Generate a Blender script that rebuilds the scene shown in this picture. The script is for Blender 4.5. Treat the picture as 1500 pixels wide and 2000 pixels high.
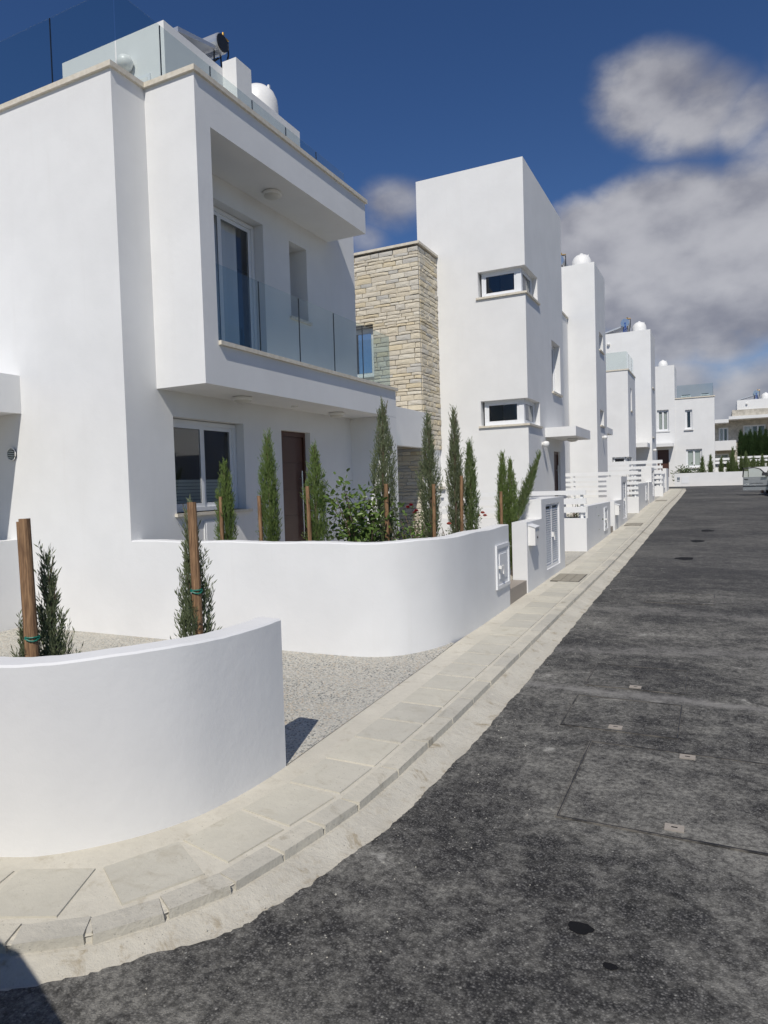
import bpy, math, random
from mathutils import Vector, Matrix
R = math.radians
S = bpy.context.scene
for o in list(bpy.data.objects): bpy.data.objects.remove(o)
COL = S.collection

# ------------------------------------------------------------------ camera
cam = bpy.data.cameras.new('camera'); camo = bpy.data.objects.new('camera', cam); COL.objects.link(camo)
cam.sensor_fit = 'HORIZONTAL'; cam.sensor_width = 36; cam.lens = 36 * 1334.2 / 1500
cam.clip_start = 0.05; cam.clip_end = 3000
_p, _r, _y = -3.8695e-2, -3.018e-2, .45418
_W = Matrix(((math.cos(_y), math.sin(_y), 0), (-math.sin(_y), math.cos(_y), 0), (0, 0, 1)))
_P = Matrix(((1, 0, 0), (0, math.cos(_p), math.sin(_p)), (0, -math.sin(_p), math.cos(_p))))
_A = Matrix(((math.cos(_r), 0, math.sin(_r)), (0, 1, 0), (-math.sin(_r), 0, math.cos(_r))))
_M = _A @ _P @ _W
_R = Matrix((_M[0], _M[2], [-v for v in _M[1]])).transposed()
camo.matrix_world = Matrix.Translation((0, 0, 1.6)) @ _R.to_4x4()
S.camera = camo
S.render.resolution_x = 768; S.render.resolution_y = 1024

# ------------------------------------------------------------------ sun, sky, exposure
SUNV = Vector((.25, -.84, 1.0)).normalized()          # towards the sun
sun = bpy.data.lights.new('sun', 'SUN'); sun.energy = 3.6; sun.angle = R(.53); sun.color = (1, .95, .87)
suno = bpy.data.objects.new('sun', sun); COL.objects.link(suno)
suno.rotation_euler = SUNV.to_track_quat('Z', 'Y').to_euler()
S.view_settings.view_transform = 'Standard'; S.view_settings.look = 'None'
S.view_settings.gamma = 1; S.view_settings.use_curve_mapping = False
S.view_settings.exposure = 0.0

w = bpy.data.worlds.new('World'); S.world = w; w.use_nodes = True
nt = w.node_tree; nt.nodes.clear()
def N(t, **k):
    n = nt.nodes.new(t)
    for a, b in k.items(): setattr(n, a, b)
    return n
def K(a, b): nt.links.new(a, b)
sky = N('ShaderNodeTexSky', sky_type='NISHITA'); sky.sun_disc = False
sky.sun_elevation = math.asin(SUNV.z); sky.sun_rotation = math.atan2(SUNV.x, SUNV.y)
sky.altitude = 1500; sky.air_density = 1.0; sky.dust_density = 0.2; sky.ozone_density = 3.0
tc = N('ShaderNodeTexCoord')
def vmath(op, a, b=None):
    n = N('ShaderNodeVectorMath', operation=op)
    for i, v in enumerate((a, b)):
        if v is None: continue
        if isinstance(v, (tuple, Vector)): n.inputs[i].default_value = v
        else: K(v, n.inputs[i])
    return n
def fmath(op, a, b=None, clamp=False):
    n = N('ShaderNodeMath', operation=op); n.use_clamp = clamp
    for i, v in enumerate((a, b)):
        if v is None: continue
        if isinstance(v, (int, float)): n.inputs[i].default_value = v
        else: K(v, n.inputs[i])
    return n.outputs[0]
def maprange(v, a, b, c=0, d=1):
    n = N('ShaderNodeMapRange', interpolation_type='SMOOTHSTEP'); K(v, n.inputs[0])
    for i, q in enumerate((a, b, c, d)): n.inputs[i + 1].default_value = q
    return n.outputs[0]
def wnoise(scale, detail, rough, vec, dist=0):
    n = N('ShaderNodeTexNoise'); n.inputs['Scale'].default_value = scale; n.inputs['Detail'].default_value = detail
    n.inputs['Roughness'].default_value = rough; n.inputs['Distortion'].default_value = dist; K(vec, n.inputs['Vector']); return n
CLOUDS = ((1275, 190, .105, .62), (1345, 225, .10, .62), (1440, 235, .085, .5), (1190, 475, .12, .85), (1300, 450, .145, 1.0), (1450, 455, .165, 1.0), (1570, 450, .17, 1.0), (1170, 560, .12, .85),
          (1300, 560, .16, .95), (1450, 560, .15, .9), (1290, 650, .13, .62), (1400, 650, .10, .6), (1300, 770, .15, .55), (1480, 790, .17, .6), (775, 405, .08, .42), (715, 470, .06, .34), (2000, 350, .4, .9), (1900, 780, .35, .7), (-900, 600, .4, .6))
DIR = tc.outputs['Generated']
DZ = vmath('MULTIPLY', DIR, (1, 1, 1.5)).outputs[0]           # clouds are wider than tall
fbm = wnoise(6.0, 6, .56, DZ); fb2 = wnoise(6.0, 3, .56, vmath('ADD', DZ, (.012, .0, .05)).outputs[0])
wv = vmath('MULTIPLY', vmath('SUBTRACT', fbm.outputs['Color'], (.5, .5, .5)).outputs[0], (.075, .075, .075)).outputs[0]
DW = vmath('ADD', DZ, wv).outputs[0]
def pixdir(x, y):
    d = _M.transposed() @ Vector(((x - 750) / 1334.2, 1, -(y - 1000) / 1334.2)); d.normalize(); return (d.x, d.y, d.z * 1.5)
total = None
# bearing of each cloud's middle, angular radius, density
for (cx, cy, rad, dens) in CLOUDS:
    q = vmath('DISTANCE', DW, pixdir(cx, cy)).outputs['Value']
    n = N('ShaderNodeMapRange'); n.inputs[1].default_value = rad; n.inputs[2].default_value = rad * .25; n.inputs[4].default_value = dens; K(q, n.inputs[0])
    m = n.outputs[0]
    total = m if total is None else fmath('MAXIMUM', total, m)
rough = fmath('MULTIPLY', fmath('SUBTRACT', fbm.outputs['Fac'], .5), 1.5)
mask = maprange(fmath('MULTIPLY', total, fmath('ADD', rough, 1.0)), .10, .54)
ccol = N('ShaderNodeMixRGB'); ccol.inputs[1].default_value = (.215, .22, .265, 1); ccol.inputs[2].default_value = (.50, .50, .53, 1)
K(maprange(fmath('ADD', fmath('MULTIPLY', total, .22), fmath('MULTIPLY', fmath('SUBTRACT', fbm.outputs['Fac'], fb2.outputs['Fac']), 1.1)), -.14, .38), ccol.inputs[0])
skyb = N('ShaderNodeBackground'); skyb.inputs[1].default_value = .077
hs = N('ShaderNodeHueSaturation'); hs.inputs['Saturation'].default_value = 1.2; hs.inputs['Hue'].default_value = .509; K(sky.outputs[0], hs.inputs['Color']); K(hs.outputs[0], skyb.inputs[0])
cb = N('ShaderNodeBackground'); cb.inputs[1].default_value = 1.0; K(ccol.outputs[0], cb.inputs[0])
mixw = N('ShaderNodeMixShader'); K(fmath('MULTIPLY', mask, .92), mixw.inputs[0]); K(skyb.outputs[0], mixw.inputs[1]); K(cb.outputs[0], mixw.inputs[2])
wo = N('ShaderNodeOutputWorld'); K(mixw.outputs[0], wo.inputs[0])

# ------------------------------------------------------------------ materials
MAT = {}
def newmat(name):
    m = bpy.data.materials.new(name); m.use_nodes = True; m.node_tree.nodes.clear(); MAT[name] = m; return m.node_tree
class G:
    """small node graph helper for one material"""
    def __init__(s, name): s.t = newmat(name); s.c = s.n('ShaderNodeTexCoord').outputs['Object']
    def n(s, t, **k):
        q = s.t.nodes.new(t)
        for a, b in k.items(): setattr(q, a, b)
        return q
    def l(s, a, b): s.t.links.new(a, b)
    def setin(s, n, i, v):
        if hasattr(v, 'is_output'): s.l(v, n.inputs[i])
        else: n.inputs[i].default_value = v
    def pos(s): return s.n('ShaderNodeNewGeometry').outputs['Position']
    def noise(s, scale, detail=4, rough=.55, vec=None, out='Fac', dist=0):
        n = s.n('ShaderNodeTexNoise'); n.inputs['Scale'].default_value = scale; n.inputs['Detail'].default_value = detail
        n.inputs['Roughness'].default_value = rough; n.inputs['Distortion'].default_value = dist
        s.l(vec if vec is not None else s.pos(), n.inputs['Vector']); return n.outputs[out]
    def voro(s, scale, feature='F1', out='Distance', vec=None, rnd=1):
        n = s.n('ShaderNodeTexVoronoi', feature=feature); n.inputs['Scale'].default_value = scale; n.inputs['Randomness'].default_value = rnd
        s.l(vec if vec is not None else s.pos(), n.inputs['Vector']); return n.outputs[out]
    def mr(s, v, a, b, c=0., d=1., smooth=True):
        n = s.n('ShaderNodeMapRange', interpolation_type='SMOOTHSTEP' if smooth else 'LINEAR'); s.l(v, n.inputs[0])
        for i, q in enumerate((a, b, c, d)): n.inputs[i + 1].default_value = q
        return n.outputs[0]
    def mix(s, f, a, b, mode='MIX'):
        n = s.n('ShaderNodeMixRGB', blend_type=mode)
        s.setin(n, 0, f)
        for i, q in ((1, a), (2, b)):
            if isinstance(q, tuple) and len(q) == 3: q = (*q, 1)
            s.setin(n, i, q)
        return n.outputs[0]
    def m(s, op, a, b=0., clamp=False):
        n = s.n('ShaderNodeMath', operation=op); n.use_clamp = clamp; s.setin(n, 0, a); s.setin(n, 1, b); return n.outputs[0]
    def bump(s, h, strength=.3, dist=.01, normal=None):
        n = s.n('ShaderNodeBump'); n.inputs['Strength'].default_value = strength; n.inputs['Distance'].default_value = dist
        s.l(h, n.inputs['Height'])
        if normal is not None: s.l(normal, n.inputs['Normal'])
        return n.outputs[0]
    def out(s, col, rough=.6, normal=None, metal=0., spec=.5, **k):
        b = s.n('ShaderNodeBsdfPrincipled')
        if isinstance(col, tuple) and len(col) == 3: col = (*col, 1)
        s.setin(b, 'Base Color', col); s.setin(b, 'Roughness', rough); s.setin(b, 'Metallic', metal); s.setin(b, 'Specular IOR Level', spec)
        for a, v in k.items(): s.setin(b, a.replace('_', ' '), v)
        if normal is not None: s.l(normal, b.inputs['Normal'])
        o = s.n('ShaderNodeOutputMaterial'); s.l(b.outputs[0], o.inputs[0]); return b

def stucco(name, col, soft=.006):
    g = G(name)
    h = g.noise(14, 4, .6); v = g.noise(1.1, 3, .6)
    sv = g.n('ShaderNodeMapping'); sv.inputs['Scale'].default_value = (4.5, 4.5, .35); g.l(g.pos(), sv.inputs[0]); v2 = g.noise(1.3, 4, .65, sv.outputs[0])
    c = g.mix(g.mr(v, .3, .7), tuple(x * .965 for x in col), tuple(min(1, x * 1.02) for x in col))
    c = g.mix(g.mr(v2, .52, .78, 0, .35), c, tuple(x * .93 for x in (col[0], col[1] * .99, col[2] * .975)))
    g.out(c, .82, g.bump(h, .16, soft * 2), spec=.25)
stucco('white_stucco', (.765, .765, .755))
# garden wall paint: the same, with splashes of dirt low down
g = G('garden_stucco')
h = g.noise(11, 5, .65)
c = g.mix(g.mr(g.noise(1.3, 5, .6), .3, .7), (.735, .735, .73), (.775, .775, .765))
c = g.mix(g.mr(g.noise(3.5, 6, .7), .60, .80, 0, .14), c, (.62, .60, .56))
g.out(c, .8, g.bump(h, .18, .014), spec=.25)
g = G('white_metal'); g.out((.78, .79, .80), .32, None, 0, .5)
g = G('slat_paint'); g.out(g.mix(g.mr(g.noise(3), .35, .7), (.77, .78, .78), (.81, .81, .81)), .45)
g = G('limestone'); c = g.mix(g.mr(g.noise(14, 5), .3, .7), (.62, .56, .45), (.72, .67, .57)); g.out(c, .55, g.bump(g.noise(120), .15, .003))
g = G('black_rubber'); g.out((.012, .013, .015), .4)
g = G('dark_metal'); g.out((.04, .042, .045), .4, None, .6)
g = G('steel'); g.out((.62, .63, .64), .28, None, 1.0)
g = G('silver_tank'); g.out((.60, .61, .62), .42, g.bump(g.noise(40), .1, .003), .7)
g = G('brass'); g.out((.45, .28, .08), .4, None, .9)
g = G('copper_pipe'); g.out((.35, .10, .05), .45, None, .3)
g = G('blue_plastic'); g.out((.03, .10, .38), .45)
g = G('white_plastic'); g.out((.82, .81, .78), .38, g.bump(g.noise(8), .08, .01))
g = G('lamp_glass'); g.out((.62, .60, .54), .3)
g = G('door_wood'); sv = g.n('ShaderNodeMapping'); sv.inputs['Scale'].default_value = (6, 3, 46); g.l(g.pos(), sv.inputs[0])
c = g.mix(g.noise(1.2, 5, .6, sv.outputs[0]), (.060, .026, .018), (.105, .046, .030)); g.out(c, .38, g.bump(g.noise(2, 4, .6, sv.outputs[0]), .12, .002))
g = G('curtain'); g.out((.80, .79, .77), .9)
g = G('blind'); g.out((.42, .46, .43), .8)
g = G('unlit_room_tone'); g.out((.10, .10, .10), .9)  # dark tone painted to stand in for the shade of unlit rooms
g = G('stake_wood'); sv = g.n('ShaderNodeMapping'); sv.inputs['Scale'].default_value = (30, 30, 2.2); g.l(g.pos(), sv.inputs[0])
c = g.mix(g.mr(g.noise(3, 5, .6, sv.outputs[0]), .3, .7), (.13, .068, .032), (.34, .20, .10)); c = g.mix(g.mr(g.voro(9), .0, .13, .8, 0), c, (.06, .03, .016)); g.out(c, .75, g.bump(g.noise(4, 4, .6, sv.outputs[0]), .4, .004))
g = G('bark'); g.out(g.mix(g.noise(30), (.08, .055, .04), (.16, .11, .075)), .9)
g = G('green_tie'); g.out((.01, .16, .11), .5)
def leafmat(name, a, b, c3, trans=.25, rough=.55):
    g = G(name)
    r = g.n('ShaderNodeNewGeometry').outputs['Random Per Island']
    c = g.mix(r, a, b); c = g.mix(g.mr(g.noise(2.2, 2), .45, .7, 0, .7), c, c3)
    bs = g.out(c, rough, spec=.35)
    t = g.n('ShaderNodeBsdfTranslucent'); g.l(g.mix(.5, c, (.10, .16, .03)), t.inputs[0])
    mx = g.n('ShaderNodeMixShader'); mx.inputs[0].default_value = trans
    o = [n for n in g.t.nodes if n.type == 'OUTPUT_MATERIAL'][0]
    g.l(bs.outputs[0], mx.inputs[1]); g.l(t.outputs[0], mx.inputs[2]); g.l(mx.outputs[0], o.inputs[0])
leafmat('cypress_leaf', (.105, .150, .055), (.20, .25, .105), (.14, .20, .065), .3)
leafmat('cypress_grey', (.125, .150, .080), (.235, .265, .15), (.15, .18, .09), .3)
leafmat('cypress_bright', (.115, .175, .048), (.21, .275, .085), (.15, .22, .06), .3)
leafmat('hedge_leaf', (.024, .050, .016), (.05, .09, .027), (.03, .06, .018))
leafmat('citrus_leaf', (.07, .125, .03), (.17, .25, .06), (.11, .18, .04), .25, .33)
leafmat('rose_leaf', (.08, .115, .05), (.15, .19, .08), (.11, .15, .06))
g = G('rose_red'); g.out((.34, .016, .03), .6)
g = G('rose_salmon'); g.out((.62, .20, .15), .6)
g = G('rose_white'); g.out((.75, .70, .62), .6)
# glass: thin pane, part clear, part mirror
def glass(name, tint, mul=1.0, add=.0):
    g = G(name)
    tr = g.n('ShaderNodeBsdfTransparent'); tr.inputs[0].default_value = (*tint, 1)
    gl = g.n('ShaderNodeBsdfGlossy'); gl.inputs['Roughness'].default_value = .004; gl.inputs[0].default_value = (.95, .97, 1, 1)
    fr = g.n('ShaderNodeFresnel'); bf = g.n('ShaderNodeNewGeometry').outputs['Backfacing']; g.l(g.mr(bf, 0, 1, 1.5, 1 / 1.5, False), fr.inputs[0])
    f = g.m('ADD', g.m('MULTIPLY', fr.outputs[0], mul), add, True)
    mx = g.n('ShaderNodeMixShader'); g.l(f, mx.inputs[0]); g.l(tr.outputs[0], mx.inputs[1]); g.l(gl.outputs[0], mx.inputs[2])
    o = g.n('ShaderNodeOutputMaterial'); g.l(mx.outputs[0], o.inputs[0])
glass('balustrade_glass', (.875, .915, .910), .75, .0)
glass('window_glass', (.955, .965, .965), .85, .01)
glass('car_glass', (.55, .6, .6), 1.2, .05)
# stone cladding: every stone its own tone
g = G('cladding_stone')
r = g.n('ShaderNodeObjectInfo').outputs['Random']
ramp = g.n('ShaderNodeValToRGB'); ramp.color_ramp.interpolation = 'CONSTANT'
cols = [(0.0, (0.66, 0.59, 0.46)), (0.16, (0.7, 0.63, 0.49)), (0.3, (0.64, 0.58, 0.47)), (0.44, (0.71, 0.65, 0.53)), (0.58, (0.68, 0.59, 0.42)), (0.68, (0.62, 0.58, 0.5)), (0.76, (0.69, 0.63, 0.51)), (0.87, (0.72, 0.67, 0.56)), (0.94, (0.56, 0.54, 0.49))]
ramp.color_ramp.elements[0].position = 0; ramp.color_ramp.elements[0].color = (*cols[0][1], 1); ramp.color_ramp.elements[1].position = cols[1][0]; ramp.color_ramp.elements[1].color = (*cols[1][1], 1)
for p_, c_ in cols[2:]:
    e = ramp.color_ramp.elements.new(p_); e.color = (*c_, 1)
g.l(r, ramp.inputs[0])
c = g.mix(g.mr(g.noise(11, 6, .7), .40, .78, 0, .35), ramp.outputs[0], (.48, .42, .31)); c = g.mix(g.mr(g.noise(30, 5, .7), .55, .8, 0, .4), c, (.64, .60, .52))
g.out(c, .9, g.bump(g.m('ADD', g.noise(24, 6, .7), g.m('MULTIPLY', g.noise(80, 4, .7), .5)), .7, .02), spec=.2)
g = G('far_stone'); g.out(g.mix(g.mr(g.noise(2.6, 6, .8), .35, .65), (.36, .335, .285), (.56, .52, .445)), .9)
g = G('stone_joint'); g.out((.24, .215, .175), .95)
g = G('taupe_stone'); g.out(g.mix(g.noise(20), (.30, .26, .22), (.36, .32, .275)), .7, g.bump(g.noise(150), .15, .003))
# pavement
def concrete(name, a, b, dirt, bs=.5, scl=1., stain=.45):
    g = G(name); n1 = g.noise(2.2 * scl, 5, .65); n2 = g.noise(16 * scl, 6, .75)
    c = g.mix(g.mr(n1, .3, .7), a, b)
    c = g.mix(g.mr(n2, .50, .76, 0, .6), c, dirt)
    c = g.mix(g.m('MULTIPLY', g.mr(g.voro(34), .05, .16, .85, 0), g.mr(n1, .42, .62)), c, tuple(x * .35 for x in a))
    n3 = g.noise(5.5 * scl, 6, .7, dist=.6)
    c = g.mix(g.mr(n3, .54, .70, 0, stain), c, tuple(x * y for x, y in zip(dirt, (.78, .73, .64))))
    c = g.mix(g.mr(n3, .40, .30, 0, stain * .8), c, tuple(min(1, x * 1.16) for x in b))
    rr = g.n('ShaderNodeObjectInfo').outputs['Random']
    c = g.mix(1, c, g.mix(rr, (.90, .90, .90), (1.04, 1.03, 1.0)), 'MULTIPLY')
    g.out(c, .88, g.bump(n2, bs, .012), spec=.2)
concrete('paving_slab', (.505, .485, .42), (.575, .55, .475), (.45, .425, .36), .4, .8, .35)
concrete('kerb_concrete', (.49, .47, .41), (.58, .55, .475), (.39, .37, .32), .8, 1., .6)
concrete('mortar', (.535, .51, .445), (.615, .585, .51), (.46, .43, .365), .5)
concrete('gutter_concrete', (.49, .465, .405), (.59, .56, .485), (.40, .35, .265), 1.0, 1., .75)
g = G('yard_paving'); g.out(g.mix(g.noise(3, 5), (.42, .39, .34), (.50, .47, .41)), .8)
g = G('soil'); g.out(g.mix(g.noise(9, 6, .7), (.16, .115, .075), (.27, .20, .135)), .95, g.bump(g.noise(40, 5, .7), .8, .03))
g = G('dry_ground'); g.out(g.mix(g.noise(.2, 6, .7), (.26, .21, .15), (.34, .29, .21)), .95)
# exposed aggregate drive
g = G('exposed_aggregate')
vc = g.voro(62, 'F1', 'Color'); vd = g.voro(62)
sep = g.n('ShaderNodeSeparateColor'); g.l(vc, sep.inputs[0])
c = g.mix(sep.outputs[0], (.24, .24, .225), (.68, .65, .58)); c = g.mix(g.mr(sep.outputs[1], .72, .78, 0, 1), c, (.50, .42, .32)); c = g.mix(g.mr(sep.outputs[2], .82, .86, 0, 1), c, (.13, .14, .14))
c = g.mix(g.mr(vd, .42, .62, 0, .85), c, (.46, .445, .39)); c = g.mix(g.mr(g.noise(1.6, 3), .35, .7, 0, .35), c, (.55, .53, .47))
g.out(c, .8, g.bump(g.mr(vd, 0, .6, 1, 0), .8, .008), spec=.25)
# asphalt
def asphalt(name, road):
    g = G(name); P = g.pos()
    n = g.n('ShaderNodeTexVoronoi'); n.inputs['Scale'].default_value = 88; g.l(P, n.inputs['Vector']); ad = n.outputs['Distance']
    sp = g.n('ShaderNodeSeparateColor'); g.l(n.outputs['Color'], sp.inputs[0])
    c = g.mix(sp.outputs[0], (.040, .039, .038), (.135, .131, .124))
    c = g.mix(g.mr(sp.outputs[1], .988, .992, 0, .7), c, (.34, .33, .30))
    c = g.mix(g.mr(ad, .30, .60, 0, .85), c, (.017, .017, .018))
    st = g.n('ShaderNodeMapping'); st.inputs['Scale'].default_value = (.6, 1.25, 1); st.inputs['Rotation'].default_value = (0, 0, .3); g.l(P, st.inputs[0])
    d1 = g.noise(1.5, 6, .66, st.outputs[0], dist=.4); d2 = g.noise(6.5, 5, .7, P, dist=.4)
    gr = g.mr(g.noise(30, 4, .78, P), .36, .64, .55, 1.5); c = g.mix(1, c, gr, 'MULTIPLY')
    d3 = g.noise(.42, 3, .5, P); dust = g.mr(g.m('ADD', g.m('MULTIPLY', d3, .36), g.m('ADD', g.m('MULTIPLY', d1, .34), g.m('MULTIPLY', d2, .40))), .44, .68)
    c = g.mix(g.m('MULTIPLY', g.m('MULTIPLY', dust, gr), .62, True), c, (.29, .28, .25))
    c = g.mix(g.m('MULTIPLY', g.mr(d1, .60, .70), g.mr(d2, .48, .60)), c, (.38, .37, .34))
    if road:
        sx = g.n('ShaderNodeSeparateXYZ'); g.l(P, sx.inputs[0]); wob = g.m('MULTIPLY', g.m('SUBTRACT', d1, .5), .35)
        for y0, half, slope, amt in ((6.24, .12, .02, .7), (7.9, .25, -.2, .4), (9.8, .35, .1, .3)):
            yy = g.m('ADD', g.m('SUBTRACT', sx.outputs[1], y0), g.m('ADD', g.m('MULTIPLY', sx.outputs[0], slope), wob))
            c = g.mix(g.m('MULTIPLY', g.mr(g.m('ABSOLUTE', yy), 0, half, amt, 0), g.mr(d2, .3, .6, .3, 1)), c, (.26, .25, .235))
        c = g.mix(g.mr(sx.outputs[1], 7, 16, 0, .55), c, (.062, .062, .063))          # newer, cleaner surface further up
    g.out(c, .8, g.bump(g.m('ADD', g.mr(ad, 0, .6, .6, 0), g.m('MULTIPLY', g.noise(130, 2, .7), 1.2)), .55, .008), spec=.25)
asphalt('asphalt', True); asphalt('asphalt_fill', False)
g = G('oil'); g.out((.008, .008, .009), .75, spec=.2)
g = G('cover_edge'); g.out(g.mix(g.mr(g.noise(7, 6, .7), .35, .65), (.04, .038, .036), (.22, .20, .17)), .6, None, .3)
g = G('lifting_block'); g.out(g.mix(g.noise(40, 5), (.28, .245, .21), (.40, .36, .31)), .8, g.bump(g.noise(90), .4, .004))
g = G('drain_metal'); g.out(g.mix(g.noise(18, 5), (.25, .23, .185), (.38, .345, .275)), .7, g.bump(g.noise(60), .3, .004))
g = G('car_paint'); g.out((.36, .37, .38), .26, None, .55, Coat_Weight=.7)
g = G('tyre'); g.out((.015, .015, .016), .8)
g = G('car_black'); g.out((.018, .018, .02), .45)
g = G('car_red'); g.out((.35, .01, .01), .3)
g = G('skin'); g.out((.42, .24, .16), .55)
g = G('shirt_grey'); g.out((.16, .165, .18), .9)
g = G('trouser_brown'); g.out((.22, .12, .07), .9)
g = G('shoe_pale'); g.out((.6, .57, .5), .7)
g = G('hair_dark'); g.out((.02, .016, .012), .6)
g = G('hill_scrub'); g.out(g.mix(g.mr(g.noise(.08, 6, .7), .35, .65), (.075, .095, .055), (.19, .17, .115)), .95)

# ------------------------------------------------------------------ mesh helpers
class MB:
    def __init__(s): s.v = []; s.f = []; s.m = []
    def quad(s, a, b, c, d, mi=0): i = len(s.v); s.v += [tuple(a), tuple(b), tuple(c), tuple(d)]; s.f.append((i, i + 1, i + 2, i + 3)); s.m.append(mi); return s
    def tri(s, a, b, c, mi=0): i = len(s.v); s.v += [tuple(a), tuple(b), tuple(c)]; s.f.append((i, i + 1, i + 2)); s.m.append(mi); return s
    def box(s, x0, x1, y0, y1, z0, z1, mi=0):
        i = len(s.v)
        s.v += [(x0, y0, z0), (x1, y0, z0), (x1, y1, z0), (x0, y1, z0), (x0, y0, z1), (x1, y0, z1), (x1, y1, z1), (x0, y1, z1)]
        for q in ((0, 3, 2, 1), (4, 5, 6, 7), (0, 1, 5, 4), (1, 2, 6, 5), (2, 3, 7, 6), (3, 0, 4, 7)):
            s.f.append(tuple(i + k for k in q)); s.m.append(mi)
        return s
    def hexa(s, lo, hi, mi=0):
        """lo, hi: lists of n points (bottom ring, top ring), counter-clockwise"""
        n = len(lo); i = len(s.v); s.v += [tuple(p) for p in lo] + [tuple(p) for p in hi]
        s.f.append(tuple(i + n - 1 - k for k in range(n))); s.f.append(tuple(i + n + k for k in range(n))); s.m += [mi, mi]
        for k in range(n):
            j = (k + 1) % n; s.f.append((i + k, i + j, i + n + j, i + n + k)); s.m.append(mi)
        return s
    def tube(s, pts, rads, n=8, cap=True, mi=0):
        pts = [Vector(p) for p in pts]; rings = []
        if isinstance(rads, (int, float)): rads = [rads] * len(pts)
        for k, p in enumerate(pts):
            t = (pts[min(k + 1, len(pts) - 1)] - pts[max(k - 1, 0)]).normalized()
            a = t.cross(Vector((0, 0, 1)) if abs(t.z) < .95 else Vector((1, 0, 0))).normalized(); b = t.cross(a)
            i = len(s.v); rings.append(i)
            for q in range(n):
                ang = 2 * math.pi * q / n; s.v.append(tuple(p + (a * math.cos(ang) + b * math.sin(ang)) * rads[k]))
        for k in range(len(rings) - 1):
            for q in range(n):
                r = (q + 1) % n; s.f.append((rings[k] + q, rings[k] + r, rings[k + 1] + r, rings[k + 1] + q)); s.m.append(mi)
        if cap:
            s.f.append(tuple(rings[0] + n - 1 - q for q in range(n))); s.f.append(tuple(rings[-1] + q for q in range(n))); s.m += [mi, mi]
        return s
    def lathe(s, c, prof, n=24, mi=0):
        """prof: (radius, z) pairs about a vertical axis through c"""
        rings = []
        for r, z in prof:
            i = len(s.v); rings.append(i)
            for q in range(n): a = 2 * math.pi * q / n; s.v.append((c[0] + r * math.cos(a), c[1] + r * math.sin(a), c[2] + z))
        for k in range(len(rings) - 1):
            for q in range(n):
                r = (q + 1) % n; s.f.append((rings[k] + q, rings[k] + r, rings[k + 1] + r, rings[k + 1] + q)); s.m.append(mi)
        s.f.append(tuple(rings[0] + n - 1 - q for q in range(n))); s.f.append(tuple(rings[-1] + q for q in range(n))); s.m += [mi, mi]
        return s
    def holed(s, axis, p0, p1, u0, u1, v0, v1, holes=()):
        """wall slab between p0 and p1 along `axis` ('x' or 'y'); u is the other horizontal axis, v is z; only outer faces"""
        us = sorted({u0, u1, *[h[0] for h in holes], *[h[1] for h in holes]}); us = [u for u in us if u0 <= u <= u1]
        vs = sorted({v0, v1, *[h[2] for h in holes], *[h[3] for h in holes]}); vs = [v for v in vs if v0 <= v <= v1]
        def solid(i, j):
            if i < 0 or j < 0 or i >= len(us) - 1 or j >= len(vs) - 1: return False
            cu, cv = (us[i] + us[i + 1]) / 2, (vs[j] + vs[j + 1]) / 2
            return not any(h[0] < cu < h[1] and h[2] < cv < h[3] for h in holes)
        P = (lambda p, u, v: (p, u, v)) if axis == 'x' else (lambda p, u, v: (u, p, v))
        for i in range(len(us) - 1):
            for j in range(len(vs) - 1):
                if not solid(i, j): continue
                a, b, c, d = us[i], us[i + 1], vs[j], vs[j + 1]
                for p in (p0, p1): s.quad(P(p, a, c), P(p, b, c), P(p, b, d), P(p, a, d))
                if not solid(i - 1, j): s.quad(P(p0, a, c), P(p1, a, c), P(p1, a, d), P(p0, a, d))
                if not solid(i + 1, j): s.quad(P(p0, b, c), P(p1, b, c), P(p1, b, d), P(p0, b, d))
                if not solid(i, j - 1): s.quad(P(p0, a, c), P(p1, a, c), P(p1, b, c), P(p0, b, c))
                if not solid(i, j + 1): s.quad(P(p0, a, d), P(p1, a, d), P(p1, b, d), P(p0, b, d))
        return s
    def mesh(s, name, mats, smooth=False, fix=False):
        me = bpy.data.meshes.new(name); me.from_pydata(s.v, [], s.f)
        for k in (mats if isinstance(mats, (list, tuple)) else [mats]): me.materials.append(MAT[k])
        if any(s.m): me.polygons.foreach_set('material_index', s.m)
        if smooth: me.polygons.foreach_set('use_smooth', [True] * len(s.f))
        if fix:
            import bmesh
            bm = bmesh.new(); bm.from_mesh(me); bmesh.ops.remove_doubles(bm, verts=bm.verts, dist=1e-5); bmesh.ops.recalc_face_normals(bm, faces=bm.faces); bm.to_mesh(me); bm.free()
        if smooth == 'angle': me.set_sharp_from_angle(angle=R(35))
        me.update(); return me
def link(name, me, parent=None):
    o = bpy.data.objects.new(name, me); COL.objects.link(o)
    if parent is not None:
        o.parent = parent; q = parent
        base = Vector((0, 0, 0))
        while q is not None: base += q.location; q = q.parent
        o.location = -base                                   # meshes are given in world metres
    return o
def put(name, mb, mat, parent=None, smooth=False, fix=False, kind=None):
    o = link(name, mb.mesh(name, mat, smooth, fix), parent)
    if kind: o['kind'] = kind
    return o
def thing(name, label, cat, loc, group=None):
    o = bpy.data.objects.new(name, None); COL.objects.link(o); o.location = loc; o.empty_display_size = .2
    o['label'] = label; o['category'] = cat
    if group: o['group'] = group
    return o
def tag(o, label, cat, group=None):
    o['label'] = label; o['category'] = cat
    if group: o['group'] = group
    return o
def box(name, mat, parent, *b, **k): return put(name, MB().box(*b), mat, parent, **k)

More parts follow.
